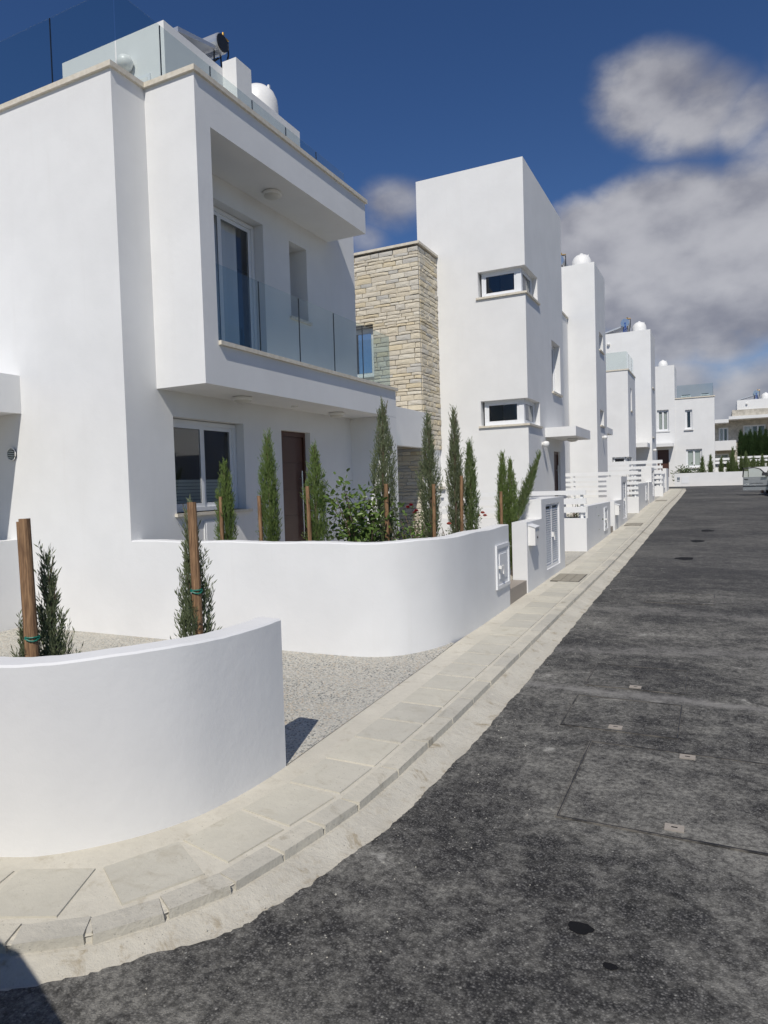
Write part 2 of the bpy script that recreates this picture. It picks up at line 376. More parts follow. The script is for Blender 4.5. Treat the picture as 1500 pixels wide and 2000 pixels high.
GY = [-400, -30, 0, 5, 9.3, 14.4, 22.5, 29.7, 37.6, 45, 56, 200, 900]; GZ = [-1.5, -.9, -.32, -.25, -.15, -.05, .17, .42, .60, .84, 1.0, 1.3, 2.0]
def gz(y):
    for i in range(len(GY) - 1):
        if y <= GY[i + 1]:
            t = (y - GY[i]) / (GY[i + 1] - GY[i]); return GZ[i] + t * (GZ[i + 1] - GZ[i])
    return GZ[-1]
def interp(x, xs, ys):
    if x <= xs[0]: return ys[0]
    for i in range(len(xs) - 1):
        if x <= xs[i + 1]: return ys[i] + (ys[i + 1] - ys[i]) * (x - xs[i]) / (xs[i + 1] - xs[i])
    return ys[-1]
def catmull(pts, n=10):
    out = []; P = [Vector(p) for p in pts]; P = [P[0] * 2 - P[1]] + P + [P[-1] * 2 - P[-2]]
    for i in range(1, len(P) - 2):
        a, b, c, d = P[i - 1:i + 3]
        for k in range(n):
            t = k / n; out.append(.5 * ((2 * b) + (c - a) * t + (2 * a - 5 * b + 4 * c - d) * t * t + (3 * b - a - 3 * c + d) * t ** 3))
    out.append(P[-2]); return out
class Path:
    """plan curve with arc length; offsets are to the left of travel (towards the houses)"""
    def __init__(s, pts):
        s.p = pts; s.L = [0]
        for a, b in zip(pts, pts[1:]): s.L.append(s.L[-1] + (b - a).length)
    def at(s, l):
        l = max(0, min(s.L[-1] - 1e-6, l)); import bisect
        i = min(len(s.p) - 2, max(0, bisect.bisect_right(s.L, l) - 1)); t = (l - s.L[i]) / max(1e-9, s.L[i + 1] - s.L[i])
        d = (s.p[i + 1] - s.p[i]).normalized(); return s.p[i].lerp(s.p[i + 1], t), d
    def offset(s, o, step=.08):
        out = []; l = 0
        while l < s.L[-1]:
            p, _ = s.at(l); a = s.at(l - .15)[0]; b = s.at(l + .15)[0]; d = (b - a).normalized(); out.append(p + Vector((-d.y, d.x)) * o); l += step if p.y < 24 else 1.0
        return Path(out)

# ------------------------------------------------------------------ the setting: ground, road, pavement
rnd = random.Random(5)
mb = MB(); ys = [-400, -120, -40, -10, 0, 5, 9.3, 14.4, 22.5, 29.7, 37.6, 45, 56, 80, 120, 200, 500, 900]; xs = [-700, -200, -60, -15, 0, 15, 60, 200, 700]
for a, b in zip(ys, ys[1:]):
    for c, d in zip(xs, xs[1:]): mb.quad((c, a, gz(a) - .22), (d, a, gz(a) - .22), (d, b, gz(b) - .22), (c, b, gz(b) - .22))
o = put('ground', mb, 'dry_ground'); o['kind'] = 'structure'
# asphalt sheet with a ragged edge against the concrete gutter
EY = [1.02, 1.12, 1.30, 1.68, 1.94, 2.25, 2.39, 2.93, 3.41, 4.49, 6.36, 13.5, 45, 50]; EX = [-9, -5, -3.3, -2.60, -2.31, -2.03, -1.95, -1.80, -1.70, -1.645, -1.635, -1.66, -1.66, -1.70]
rows = []; y = -14.0
while y < 53.6:
    rows.append(y); y += .6 if y < .8 else (.016 if y < 4 else (.03 if y < 9 else (.08 if y < 20 else .6)))
rows.append(53.6); mb = MB(); prev = None; j = 0
for y in rows:
    j = j * .45 + rnd.uniform(-.006, .006)
    x = -14 if y < 1.0 else interp(y, EY, EX) + (j + .005 * math.sin(y * 5.3) + .004 * math.sin(y * 13.7 + 1)) * (2.2 if y < 2.1 else (1.6 if y < 2.8 else 1.0))
    if y > 45: x = -1.66 + max(0, 0) - (0 if y < 46 else min(9, (y - 46) * 3.2))
    cur = (x, y, gz(y) - .078)
    if prev: mb.quad(prev, (9.5 if prev[1] < 46 else 40, prev[1], prev[2]), (9.5 if prev[1] < 46 else 40, y, cur[2]), cur)
    prev = cur
road = put('asphalt_road', mb, 'asphalt'); road['kind'] = 'structure'
# kerb line and everything that follows it
KP = [(-9, 1.32), (-5.5, 1.38), (-3.9, 1.48), (-3.2, 1.62), (-2.75, 1.80), (-2.6, 1.88), (-2.38, 2.06), (-2.22, 2.30), (-2.09, 2.58), (-1.97, 3.13), (-1.90, 3.70), (-1.88, 4.7), (-1.875, 6.7), (-1.87, 10), (-1.87, 14.3), (-1.87, 22), (-1.87, 30), (-1.87, 44), (-2.3, 46.3), (-6, 47.6)]
KERB = Path(catmull([Vector(p) for p in KP], 12))
def strip(mb, o0, o1, dz0, dz1, l0=0, l1=1e9, step=.08, mi=0):
    A = KERB.offset(o0, step); B = KERB.offset(o1, step)
    for a, b, c, d in zip(A.p, A.p[1:], B.p, B.p[1:]):
        mb.quad((*a, gz(a.y) + dz0), (*b, gz(b.y) + dz0), (*d, gz(d.y) + dz1), (*c, gz(c.y) + dz1), mi)
mb = MB(); strip(mb, .010, .06, -.012, -.005); strip(mb, .06, .80, -.006, -.004)
pave = put('pavement', mb, 'mortar'); pave['kind'] = 'structure'
mb = MB(); strip(mb, .06, -.02, -.036, -.042); strip(mb, -.02, -.14, -.042, -.086); strip(mb, -.14, -.42, -.086, -.10)
o = put('gutter', mb, 'gutter_concrete'); o['kind'] = 'structure'
INN = KERB.offset(.56, .03)
def oriented(cx, cy, d, L, W, z0, z1, chip=0, bev=.006):
    n = Vector((-d.y, d.x)); lo = []; hi = []
    for a, b in ((-1, -1), (1, -1), (1, 1), (-1, 1)):
        p = Vector((cx, cy)) + d * a * L / 2 + n * b * W / 2; q = Vector((cx, cy)) + d * a * (L / 2 - bev) + n * b * (W / 2 - bev)
        lo.append((p.x, p.y, gz(p.y) + z0)); hi.append((q.x + rnd.uniform(-chip, chip), q.y + rnd.uniform(-chip, chip), gz(q.y) + z1))
    return lo, hi
l = 4.6; cnt = 0
while l < INN.L[-1]:
    p, d = INN.at(l + .2)
    if p.y > 24: break
    n = Vector((-d.y, d.x)); c = p - n * .19
    lo, hi = oriented(c.x, c.y, d, .398, .385, -.03, .003 + rnd.uniform(-.0015, .0015), .002)
    put('slab', MB().hexa(lo, hi), 'paving_slab', pave); l += .413; cnt += 1
KO = KERB.offset(.072, .03); l = 4.75
while l < KO.L[-1]:
    kl = .31 if KO.at(l)[0].y < 3.3 else .5; p, d = KO.at(l + kl / 2)
    if p.y > 24: break
    lo, hi = oriented(p.x, p.y, d, kl - .006 + rnd.uniform(-.004, .003), .144, -.060, .004 + rnd.uniform(-.003, .003), .003, .007)
    put('kerb_stone', MB().hexa(lo, hi), 'kerb_concrete', pave); l += kl
mb = MB(); lj = 4.75
while KO.at(lj)[0].y < 3.3:
    p, d = KO.at(lj); lo, hi = oriented(p.x, p.y, d, .05, .125, -.06, -.006 + rnd.uniform(-.006, .004), .006, .010); mb.hexa(lo, hi); lj += .31
put('joint_mortar', mb, 'mortar', pave, kind='stuff')
mb = MB()                                                     # far kerb and slabs, joined
while l < KO.L[-1] - .5:
    p, d = KO.at(l + .24); lo, hi = oriented(p.x, p.y, d, .47, .135, -.08, .004, 0, .014); mb.hexa(lo, hi); l += .495
put('kerb_stone_far', mb, 'kerb_concrete', pave, kind='stuff')
l = 4.6 + .413 * cnt; mb = MB()
while l < INN.L[-1] - .5:
    p, d = INN.at(l + .2); n = Vector((-d.y, d.x)); c = p - n * .19; lo, hi = oriented(c.x, c.y, d, .398, .385, -.03, .003); mb.hexa(lo, hi); l += .413
put('slab_far', mb, 'paving_slab', pave, kind='stuff')
# drives of exposed aggregate, yards, planting strip
def sheet(name, mat, poly_rows, dz, kind='structure'):
    mb = MB()
    for (ya, xa0, xa1), (yb, xb0, xb1) in zip(poly_rows, poly_rows[1:]):
        mb.quad((xa0, ya, gz(ya) + dz), (xa1, ya, gz(ya) + dz), (xb1, yb, gz(yb) + dz), (xb0, yb, gz(yb) + dz))
    o = put(name, mb, mat); o['kind'] = kind; return o
W1 = [(-9, 1.98), (-5, 2.03), (-3.9, 2.10), (-3.41, 2.26), (-3.17, 2.38), (-2.91, 2.65), (-2.74, 2.95), (-2.665, 3.27), (-2.635, 3.55), (-2.63, 3.77)]
rows_ = [(y, -13, x) for (x, y) in W1[2:]] + [(4.2, -13, -2.62), (5, -13, -2.63), (6.5, -13, -2.64), (7.2, -13, -2.66)]
sheet('gravel_driveway', 'exposed_aggregate', [(a, b, c - .02 if a > 3.8 else c) for a, b, c in rows_], .001)
for k, (a, b) in enumerate(((13.3, 15.8), (23.6, 26.7), (34.5, 38.1))): sheet('gravel_driveway', 'exposed_aggregate', [(a, -8, -2.645), (b, -8, -2.645)], .001)
for a, b in ((7.0, 13.3), (15.8, 23.6), (26.7, 34.5), (38.1, 45)):
    o = put('garden_paving', MB().box(-12, -2.9, a, b, gz(a) - .3, gz(b) + .14), 'yard_paving'); o['kind'] = 'structure'
o = put('planting_bed', MB().quad((-9, 2.15, -.2), (-3.4, 2.4, -.2), (-3.7, 3.1, -.2), (-9, 2.9, -.2)).quad((-3.4, 2.4, -.2), (-2.80, 3.0, -.2), (-2.80, 3.75, -.2), (-3.7, 3.1, -.2)).quad((-3.7, 3.1, -.2), (-2.80, 3.75, -.2), (-3.3, 3.75, -.2), (-3.6, 3.3, -.2)), 'soil'); o['kind'] = 'structure'
# hills far behind
mb = MB(); prev = None
for i in range(61):
    x = -420 + i * 14; hgt = 22 + 9 * math.sin(i * .35) + 5 * math.sin(i * .9 + 1) + rnd.uniform(-1, 1) + max(0, (x + 40)) * .02
    cur = [(x, 330, 0), (x, 380, hgt * .62), (x, 430, hgt * 1.18), (x, 520, hgt * 1.3), (x, 700, 0)]
    if prev:
        for a, b, c, d in zip(prev, cur, cur[1:], prev[1:]): mb.quad(a, b, c, d)
    prev = cur
o = put('hills', mb, 'hill_scrub', smooth=True); o['kind'] = 'structure'

# ------------------------------------------------------------------ parts shared by houses
def window(parent, axis, p, u0, u1, v0, v1, n=2, depth=.05, fr=.055, curtain=None, side=-1, glassmat='window_glass'):
    """window unit whose outer face is at p; side = direction into the house along `axis`"""
    P = (lambda m, q0, q1, a, b, c, d: m.box(min(q0, q1), max(q0, q1), a, b, c, d)) if axis == 'x' else (lambda m, q0, q1, a, b, c, d: m.box(a, b, min(q0, q1), max(q0, q1), c, d))
    q = p + side * depth
    win = put('window', (lambda m: (P(m, p, q, u0, u1, v1 - fr, v1), P(m, p, q, u0, u1, v0, v0 + fr), P(m, p, q, u0, u0 + fr, v0 + fr, v1 - fr), P(m, p, q, u1 - fr, u1, v0 + fr, v1 - fr), m)[-1])(MB()), 'white_metal', parent)
    wdt = (u1 - u0 - 2 * fr) / n
    for i in range(n):
        a = u0 + fr + i * wdt; b = a + wdt; off = side * (.012 + .022 * (i % 2)); e = fr * .95
        m = MB(); P(m, p + off, p + off + side * .028, a, b, v1 - fr - e, v1 - fr); P(m, p + off, p + off + side * .028, a, b, v0 + fr, v0 + fr + e); P(m, p + off, p + off + side * .028, a, a + e, v0 + fr + e, v1 - fr - e); P(m, p + off, p + off + side * .028, b - e, b, v0 + fr + e, v1 - fr - e)
        put('sash', m, 'white_metal', win)
        m = MB(); P(m, p + off + side * .010, p + off + side * .016, a + e - .004, b - e + .004, v0 + fr + e - .004, v1 - fr - e + .004); put('pane', m, glassmat, win)
        m = MB(); g0 = .007
        for (aa, bb, cc, dd) in ((a + e - .001, a + e + g0, v0 + fr + e, v1 - fr - e), (b - e - g0, b - e + .001, v0 + fr + e, v1 - fr - e), (a + e, b - e, v1 - fr - e - g0, v1 - fr - e + .001), (a + e, b - e, v0 + fr + e - .001, v0 + fr + e + g0)):
            P(m, p + off + side * .006, p + off + side * .0095, aa, bb, cc, dd)
        put('gasket', m, 'black_rubber', win)
    if curtain:
        m = MB(); k = 40; cu0, cu1, cm = curtain; y0 = p + side * .16; pv = None
        for i in range(k + 1):
            u = cu0 + (cu1 - cu0) * i / k; d = y0 + .03 * math.sin(i * 1.9) + .012 * math.sin(i * 4.1); cur = (d, u) if axis == 'x' else (u, d)
            if pv: m.quad((*pv, v0 + .02), (*cur, v0 + .02), (*cur, v1 - .02), (*pv, v1 - .02))
            pv = cur
        put('curtain', m, cm, parent, smooth=True)
    return win
def ceiling_lamp(parent, x, y, z, r=.15):
    m = MB().lathe((x, y, z), [(r * .9, 0), (r, -.012), (r, -.045), (r * .93, -.055)][::-1]); l_ = put('ceiling_lamp', m, 'white_plastic', parent, smooth=False)
    put('lamp_cover', MB().lathe((x, y, z), [(r * .3, -.098), (r * .62, -.088), (r * .84, -.068), (r * .9, -.05)]), 'lamp_glass', l_, smooth=True)
def wall_lamp(parent, x, y, z, ax):
    m = MB()
    if ax == 'x': m.tube([(x, y, z), (x + .05, y, z)], .05, 12)
    else: m.tube([(x, y, z), (x, y - .05, z)], .05, 12)
    l_ = put('wall_lamp', m, 'white_plastic', parent)
    c = (x + .10, y, z) if ax == 'x' else (x, y - .10, z)
    put('lamp_cover', MB().lathe((c[0], c[1], c[2]), [(.02, -.085), (.07, -.07), (.095, -.02), (.095, .03), (.075, .065), (.02, .08)], 16), 'white_plastic', l_, smooth=True)
def panes_x(parent, x, ys_, z0, z1, t=.012, gap=.012):
    for a, b in zip(ys_, ys_[1:]):
        p = box('glass_panel', 'balustrade_glass', parent, x - t / 2, x + t / 2, a + gap / 2, b - gap / 2, z0, z1)
    for a in ys_[1:-1]: box('panel_joint', 'black_rubber', parent, x - t / 2 - .001, x + t / 2 + .001, a - gap / 2 + .0005, a + gap / 2 - .0005, z0, z1 - .004)
def panes_y(parent, y, xs_, z0, z1, t=.012, gap=.012):
    for a, b in zip(xs_, xs_[1:]): box('glass_panel', 'balustrade_glass', parent, a + gap / 2, b - gap / 2, y - t / 2, y + t / 2, z0, z1)
    for a in xs_[1:-1]: box('panel_joint', 'black_rubber', parent, a - gap / 2 + .0005, a + gap / 2 - .0005, y - t / 2 - .001, y + t / 2 + .001, z0, z1 - .004)
def front_door(parent, axis, p, u0, u1, v0, v1, handle=True):
    m = MB(); n = 5; hgt = (v1 - v0 - .1) / n
    d = box('front_door', 'door_wood', parent, *((p - .05, p, u0, u1, v0, v1) if axis == 'x' else (u0, u1, p, p + .05, v0, v1)))
    for i in range(n):
        a, b = v0 + .03 + i * hgt, v0 + .03 + (i + 1) * hgt - .012
        box('door_panel', 'door_wood', d, *((p + .0005, p + .012, u0 + .07, u1 - .07, a, b) if axis == 'x' else (u0 + .07, u1 - .07, p - .012, p - .0005, a, b)))
    fm = MB()
    for a, b, c, e in ((u0, u0 + .05, v0, v1), (u1 - .05, u1, v0, v1), (u0 + .05, u1 - .05, v1 - .08, v1)):
        fm.box(*((p + .0005, p + .04, a, b, c, e) if axis == 'x' else (a, b, p - .04, p - .0005, c, e)))
    put('door_frame', fm, 'door_wood', d)
    if handle and axis == 'x':
        m = MB().tube([(p + .06, u1 - .17, v0 + .55), (p + .06, u1 - .17, v0 + 1.75)], .014, 10); m.box(p + .012, p + .055, u1 - .178, u1 - .162, v0 + .68, v0 + .70); m.box(p + .012, p + .055, u1 - .178, u1 - .162, v0 + 1.6, v0 + 1.62)
        put('pull_handle', m, 'steel', d)

# ================================================================== HOUSE A (nearest)
WS = 'white_stucco'
A = thing('white_house', 'nearest white house with long glass-railed balcony and dark brown front door', 'house', (-6.65, 6.33, -.2))
box('facade', WS, A, -13, -6.65, 6.33, 6.58, -.5, 6.84)
put('street_wall', MB().holed('x', -6.9, -6.65, 6.58, 12.57, -.4, 6.838, [(7.16, 8.70, 1.30, 2.63), (9.73, 10.65, .15, 2.60), (7.7, 9.41, 3.55, 5.93), (10.17, 10.73, 4.60, 5.91)]), WS, A)
put('rear_shell', MB().box(-13, -6.9, 12.32, 12.57, -.4, 6.83).box(-13.2, -13, 6.33, 12.57, -.4, 6.83).box(-12.99, -6.901, 6.581, 12.319, 6.3, 6.55).box(-12.99, -6.901, 6.581, 12.319, 2.96, 3.2), WS, A)
put('dark_room_backing', MB().box(-9.2, -9.1, 6.6, 12.3, -.3, 2.95).box(-9.2, -9.1, 6.6, 12.3, 3.21, 6.29), 'unlit_room_tone', A)  # dark sheets behind the panes, coloured to read as unlit rooms
mb = MB()
mb.holed('y', 6.88, 7.16, -6.651, -5.82, 2.97, 6.84)
mb.box(-6.651, -5.82, 7.16, 12.62, 2.97, 3.50)
mb.box(-6.651, -5.82, 7.16, 11.50, 6.28, 6.84)
put('balcony_surround', mb, WS, A)
box('end_pier', WS, A, -6.651, -5.822, 12.2, 12.62, -.3, 2.969)
LM = 'limestone'
for b in ((-5.99, -5.775, 7.162, 12.66, 3.50, 3.555), (-6.65, -5.99, 12.46, 12.66, 3.50, 3.555)): box('balcony_coping', LM, A, *b)
for b in ((-13, -6.612, 6.292, 6.56, 6.84, 6.905), (-6.87, -6.612, 6.56, 6.842, 6.84, 6.905), (-6.87, -5.782, 6.842, 7.1, 6.84, 6.905), (-6.05, -5.782, 7.1, 11.27, 6.84, 6.905), (-6.65, -5.782, 11.27, 11.54, 6.84, 6.905), (-6.87, -6.64, 11.54, 12.6, 6.84, 6.905)): box('roof_coping', LM, A, *b)
put('roof_deck', MB().box(-12.9, -6.88, 6.57, 12.3, 6.56, 6.80).box(-6.64, -6.06, 7.11, 11.26, 6.845, 6.86), 'yard_paving', A)
panes_x(A, -5.9, [7.17, 8.19, 9.24, 10.33, 11.39, 12.54], 3.555, 4.59)
panes_y(A, 12.555, [-6.62, -5.9], 3.555, 4.59)
panes_y(A, 6.40, [-12.6, -11.3, -10.05, -8.9, -7.76, -6.63], 6.905, 7.82)
panes_x(A, -6.62, [6.41, 7.18, 8.19, 9.2, 10.15, 11.14, 12.2], 6.905, 7.82)
# openings
window(A, 'x', -6.80, 7.17, 8.69, 1.31, 2.62, 2, .06, .06)
for i in range(9): box('blind_slat', 'blind', A, -7.02, -7.0, 7.2, 8.66, 1.33 + i * .05, 1.33 + i * .05 + .042)
box('window_sill', LM, A, -6.86, -6.60, 7.12, 8.80, 1.255, 1.30)
front_door(A, 'x', -6.80, 9.73, 10.65, .16, 2.60)
window(A, 'x', -6.83, 7.7, 9.40, 3.56, 5.92, 2, .06, .06, curtain=(7.75, 9.1, 'curtain'))
box('window_sill', LM, A, -6.86, -6.60, 10.12, 10.79, 4.555, 4.60)
window(A, 'x', -7.03, 10.18, 10.72, 4.61, 5.90, 1, .03, .05)
put('window_reveal', MB().box(-7.08, -6.901, 10.08, 10.17, 4.5, 6.0).box(-7.08, -6.901, 10.73, 10.82, 4.5, 6.0).box(-7.08, -6.901, 10.171, 10.729, 4.5, 4.60).box(-7.08, -6.901, 10.171, 10.729, 5.91, 6.0), WS, A)
m = MB().box(-6.652, -6.63, 7.69, 8.03, .45, 1.17); c_ = put('meter_cabinet', m, WS, A); box('cabinet_door', 'white_metal', c_, -6.63, -6.622, 7.72, 8.00, .48, 1.14)
for x, y, z in ((-6.28, 8.22, 2.97), (-6.28, 11.0, 2.97), (-6.27, 9.16, 6.28)): ceiling_lamp(A, x, y, z)
put('motion_sensor', MB().lathe((-6.3, 9.63, 2.97), [(.03, -.04), (.05, -.03), (.055, 0)], 14), 'white_plastic', A)
# vent on the shaded part of the facade
v_ = put('wall_vent', MB().tube([(-8.82, 6.331, 2.19), (-8.82, 6.305, 2.19)], .085, 20), 'dark_metal', A)
for i in range(6): box('vent_louvre', 'steel', v_, -8.82 - .065 * math.sqrt(1 - ((i - 2.5) / 3.2) ** 2), -8.82 + .065 * math.sqrt(1 - ((i - 2.5) / 3.2) ** 2), 6.298, 6.304, 2.19 + (i - 2.5) * .025 - .006, 2.19 + (i - 2.5) * .025 + .003)
put('vent_ring', MB().tube([(-8.82 + .088 * math.cos(t * .3142), 6.303, 2.19 + .088 * math.sin(t * .3142)) for t in range(21)], .008, 6, False), 'white_plastic', v_)
# carport roof on the left and link beam on the right
put('carport_roof', MB().box(-13, -8.6, 2.4, 6.329, 2.74, 3.26).box(-13, -12.7, 2.45, 2.75, -.3, 2.74), WS, A)
put('link_beam_shade_slab', MB().box(-6.66, -6.46, 12.622, 15.84, 2.50, 3.37).box(-9.5, -6.661, 12.622, 15.84, 2.9, 3.3), WS, A)  # slab behind the beam is unseen, added to shade the stone wall
# roof room with door, lamp and shaft block
put('roof_room', MB().box(-10.05, -7.75, 8.5, 12.41, 6.5, 9.02).box(-7.749, -7.45, 9.93, 10.36, 6.5, 9.13), WS, A)
dr = box('roof_door', 'white_metal', A, -8.9, -8.05, 8.47, 8.499, 6.75, 8.28)
box('door_leaf', 'white_plastic', dr, -8.85, -8.10, 8.462, 8.469, 6.8, 8.23)
put('roof_lamp', MB().lathe((-8.50, 8.40, 8.52), [(.03, -.13), (.10, -.09), (.14, 0), (.10, .09), (.03, .13)], 18), 'white_plastic', A, smooth=True)

def water_tank(x, y, z, r, h, label):
    t = thing('water_tank', label, 'water tank', (x, y, z), 'white rooftop water tanks')
    put('tank_body', MB().lathe((x, y, z), [(r * .97, 0), (r, .03), (r, h * .45), (r * .96, h * .62), (r * .82, h * .8), (r * .55, h * .94), (r * .2, h)], 28), 'white_plastic', t, smooth=True)
    put('tank_lid', MB().lathe((x, y, z), [(r * .2, h * .98), (r * .2, h + .03), (r * .12, h + .05)], 16), 'white_plastic', t)
    put('lifting_lug', MB().box(x + r * .62, x + r * .72, y - .02, y + .02, z + h * .78, z + h * .95), 'white_plastic', t)
def solar_heater(x, y, z, s, label, face=1, dish=False):
    """tank lying along x with an end cap towards the camera side, collector sloping down towards -x*face"""
    t = thing('solar_heater', label, 'solar heater', (x, y, z), 'rooftop solar water heaters')
    put('storage_tank', MB().tube([(x, y - .55 * s, z + .62 * s), (x, y - .53 * s, z + .62 * s), (x, y + .6 * s, z + .62 * s), (x, y + .62 * s, z + .62 * s)], [.20 * s, .23 * s, .23 * s, .20 * s], 24), 'silver_tank', t)
    if not dish: put('end_cap', MB().tube([(x, y - .575 * s, z + .62 * s), (x, y - .551 * s, z + .62 * s)], .205 * s, 24), 'dark_metal', t)
    put('collector', MB().hexa([(x - 1.5 * s * face, y - .5 * s, z + .05), (x - .1 * s * face, y - .5 * s, z + .42 * s), (x - .1 * s * face, y + .55 * s, z + .42 * s), (x - 1.5 * s * face, y + .55 * s, z + .05)], [(x - 1.5 * s * face, y - .5 * s, z + .13), (x - .1 * s * face, y - .5 * s, z + .5 * s), (x - .1 * s * face, y + .55 * s, z + .5 * s), (x - 1.5 * s * face, y + .55 * s, z + .13)]), 'silver_tank', t)
    m = MB()
    for a, b in ((-.4, -.15), (-.4, .15), (.45, -.15), (.45, .15)): m.tube([(x + b * s, y + a * s, z), (x + b * .8 * s, y + a * s, z + .45 * s)], .02 * s, 6)
    m.tube([(x - .15 * s, y - .4 * s, z + .1), (x + .15 * s, y - .4 * s, z + .42 * s)], .015 * s, 6); m.tube([(x, y - .42 * s, z + .3 * s), (x, y + .47 * s, z + .3 * s)], .015 * s, 6); m.tube([(x - .16 * s, y + .45 * s, z + .3 * s), (x + .16 * s, y + .45 * s, z + .3 * s)], .015 * s, 6)
    put('stand', m, 'dark_metal', t)
    put('pipe', MB().tube([(x + .18 * s, y - .45 * s, z), (x + .3 * s, y - .5 * s, z + .5 * s), (x + .3 * s, y - .5 * s, z + .8 * s), (x + .12 * s, y - .5 * s, z + .84 * s)], .022 * s, 8), 'dark_metal', t)
    put('valve', MB().tube([(x + .12 * s, y - .5 * s, z + .84 * s), (x + .12 * s, y - .5 * s, z + .95 * s)], .03 * s, 8).tube([(x + .05 * s, y - .5 * s, z + .86 * s), (x + .32 * s, y - .5 * s, z + .86 * s)], .02 * s, 8), 'brass', t)
    if dish:
        put('end_disc', MB().tube([(x, y - .60 * s, z + .62 * s), (x, y - .585 * s, z + .62 * s)], .24 * s, 24), 'steel', t)
        m = MB()
        for i in range(4): m.tube([(x - .1 * s + .07 * i * s, y - .62 * s, z), (x - .06 * s + .05 * i * s, y - .63 * s, z + .3 * s), (x + (.05 - .03 * i) * s, y - .63 * s, z + .62 * s)], .014 * s, 6)
        put('hoses', m, 'blue_plastic', t)
    return t
sh_ = solar_heater(-8.15, 9.95, 9.02, .72, 'solar water heater on the nearest house roof beside its shaft'); sh_.rotation_euler.z = R(90)
water_tank(-8.28, 11.72, 9.02, .40, .72, 'domed white water tank on the nearest house roof room')

# ================================================================== HOUSE B (stone block and corner windows)
B = thing('white_house', 'white tower house with corner windows and pale stone block behind cypresses', 'house', (-4.25, 17.13, -.1))
XT, YT = -4.25, 17.13
CW = [(6.35, 7.0), (3.06, 3.70)]
put('tower_front', MB().holed('y', YT, YT + .25, -7.13, XT, -.4, 9.65, [(-5.48, XT, *c) for c in CW]), WS, B)
put('tower_side', MB().holed('x', XT - .25, XT, YT + .25, 21.7, -.4, 9.65, [(YT + .25, 18.43, *c) for c in CW] + [(20.05, 21.23, 4.18, 5.66), (20.07, 20.98, .3, 2.45)]), WS, B)
put('tower_shell', MB().box(-7.13, -6.9, YT + .251, 21.7, -.4, 9.649).box(-6.899, XT - .251, 21.45, 21.699, -.4, 9.649).box(-6.89, XT - .26, YT + .26, 21.44, 9.2, 9.4).box(-6.89, XT - .26, YT + .26, 21.44, 5.9, 6.1).box(-6.89, XT - .26, YT + .26, 21.44, 2.7, 2.9), WS, B)
box('dark_room_backing', 'unlit_room_tone', B, -6.2, -6.1, YT + .3, 21.4, -.3, 9.1)
for (a, b) in CW:
    window(B, 'y', YT + .13, -5.42, XT - .20, a + .0, b, 1, .05, .06, side=1)
    window(B, 'x', XT - .13, YT + .19, 18.36, a + .0, b, 1, .05, .06)
    box('corner_post', 'white_metal', B, XT - .26, XT - .131, YT + .131, YT + .19, a, b)
    box('window_sill', LM, B, -5.53, XT + .05, YT - .05, YT + .12, a - .05, a - .001)
    box('window_sill', LM, B, XT - .12, XT + .05, YT + .12, 18.56, a - .05, a - .001)
window(B, 'x', XT - .17, 20.06, 21.22, 4.19, 5.65, 2, .05, .05)
box('window_sill', LM, B, XT - .2, XT + .06, 20.0, 21.28, 4.125, 4.179)
front_door(B, 'x', XT - .10, 20.07, 20.98, .3, 2.45)
box('canopy', WS, B, XT + .001, -3.42, 19.0, 21.35, 2.80, 3.06)
ceiling_lamp(B, -3.75, 20.3, 2.80, .16)
wall_lamp(B, XT, 18.61, 2.59, 'x')
put('link_block', MB().box(-9.5, -5.33, 21.702, 28.2, -.3, 8.05), WS, B); box('link_coping', LM, B, -9.5, -5.28, 21.704, 28.2, 8.05, 8.11)
# stone block: core with a cladding of separate stones
XS, YS = -6.60, 15.87
core = put('stone_block', MB().holed('y', YS + .03, YS + .2, -9.2, XS - .03, 2.5, 7.54, [(-8.65, -7.92, 4.42, 5.70)]).box(XS - .2, XS - .031, YS + .201, YT - .001, 2.5, 7.539).box(-9.2, -9.0, YS + .201, YT, 2.5, 7.539).box(-8.99, XS - .21, YS + .21, YT - .01, 7.2, 7.4), 'stone_joint', B)
window(B, 'y', YS + .16, -8.64, -7.93, 4.43, 5.69, 1, .05, .06, side=1)
put('stone_coping', MB().box(-9.2, XS + .05, YS - .05, YS + .25, 7.56, 7.62).box(XS - .25, XS + .05, YS + .25, YT - .002, 7.56, 7.62), LM, B)
put('ground_floor_wall', MB().box(-9.2, XS - .06, YS + .06, YS + .25, -.3, 2.50).box(XS - .25, XS - .03, YS + .25, YT - .002, -.3, 2.499), WS, B)
box('window_sill', LM, B, XS - .02, XS + .10, 16.85, 17.10, 1.46, 1.53)
sr = random.Random(11); stones = []
def courses(z0, z1):
    z = z0; out = []
    while z < z1 - .05:
        h = sr.choice((.075, .09, .105, .12, .14)); h = min(h, z1 - z); out.append((z, z + h)); z += h
    return out
rows_z = courses(2.5, 7.56)
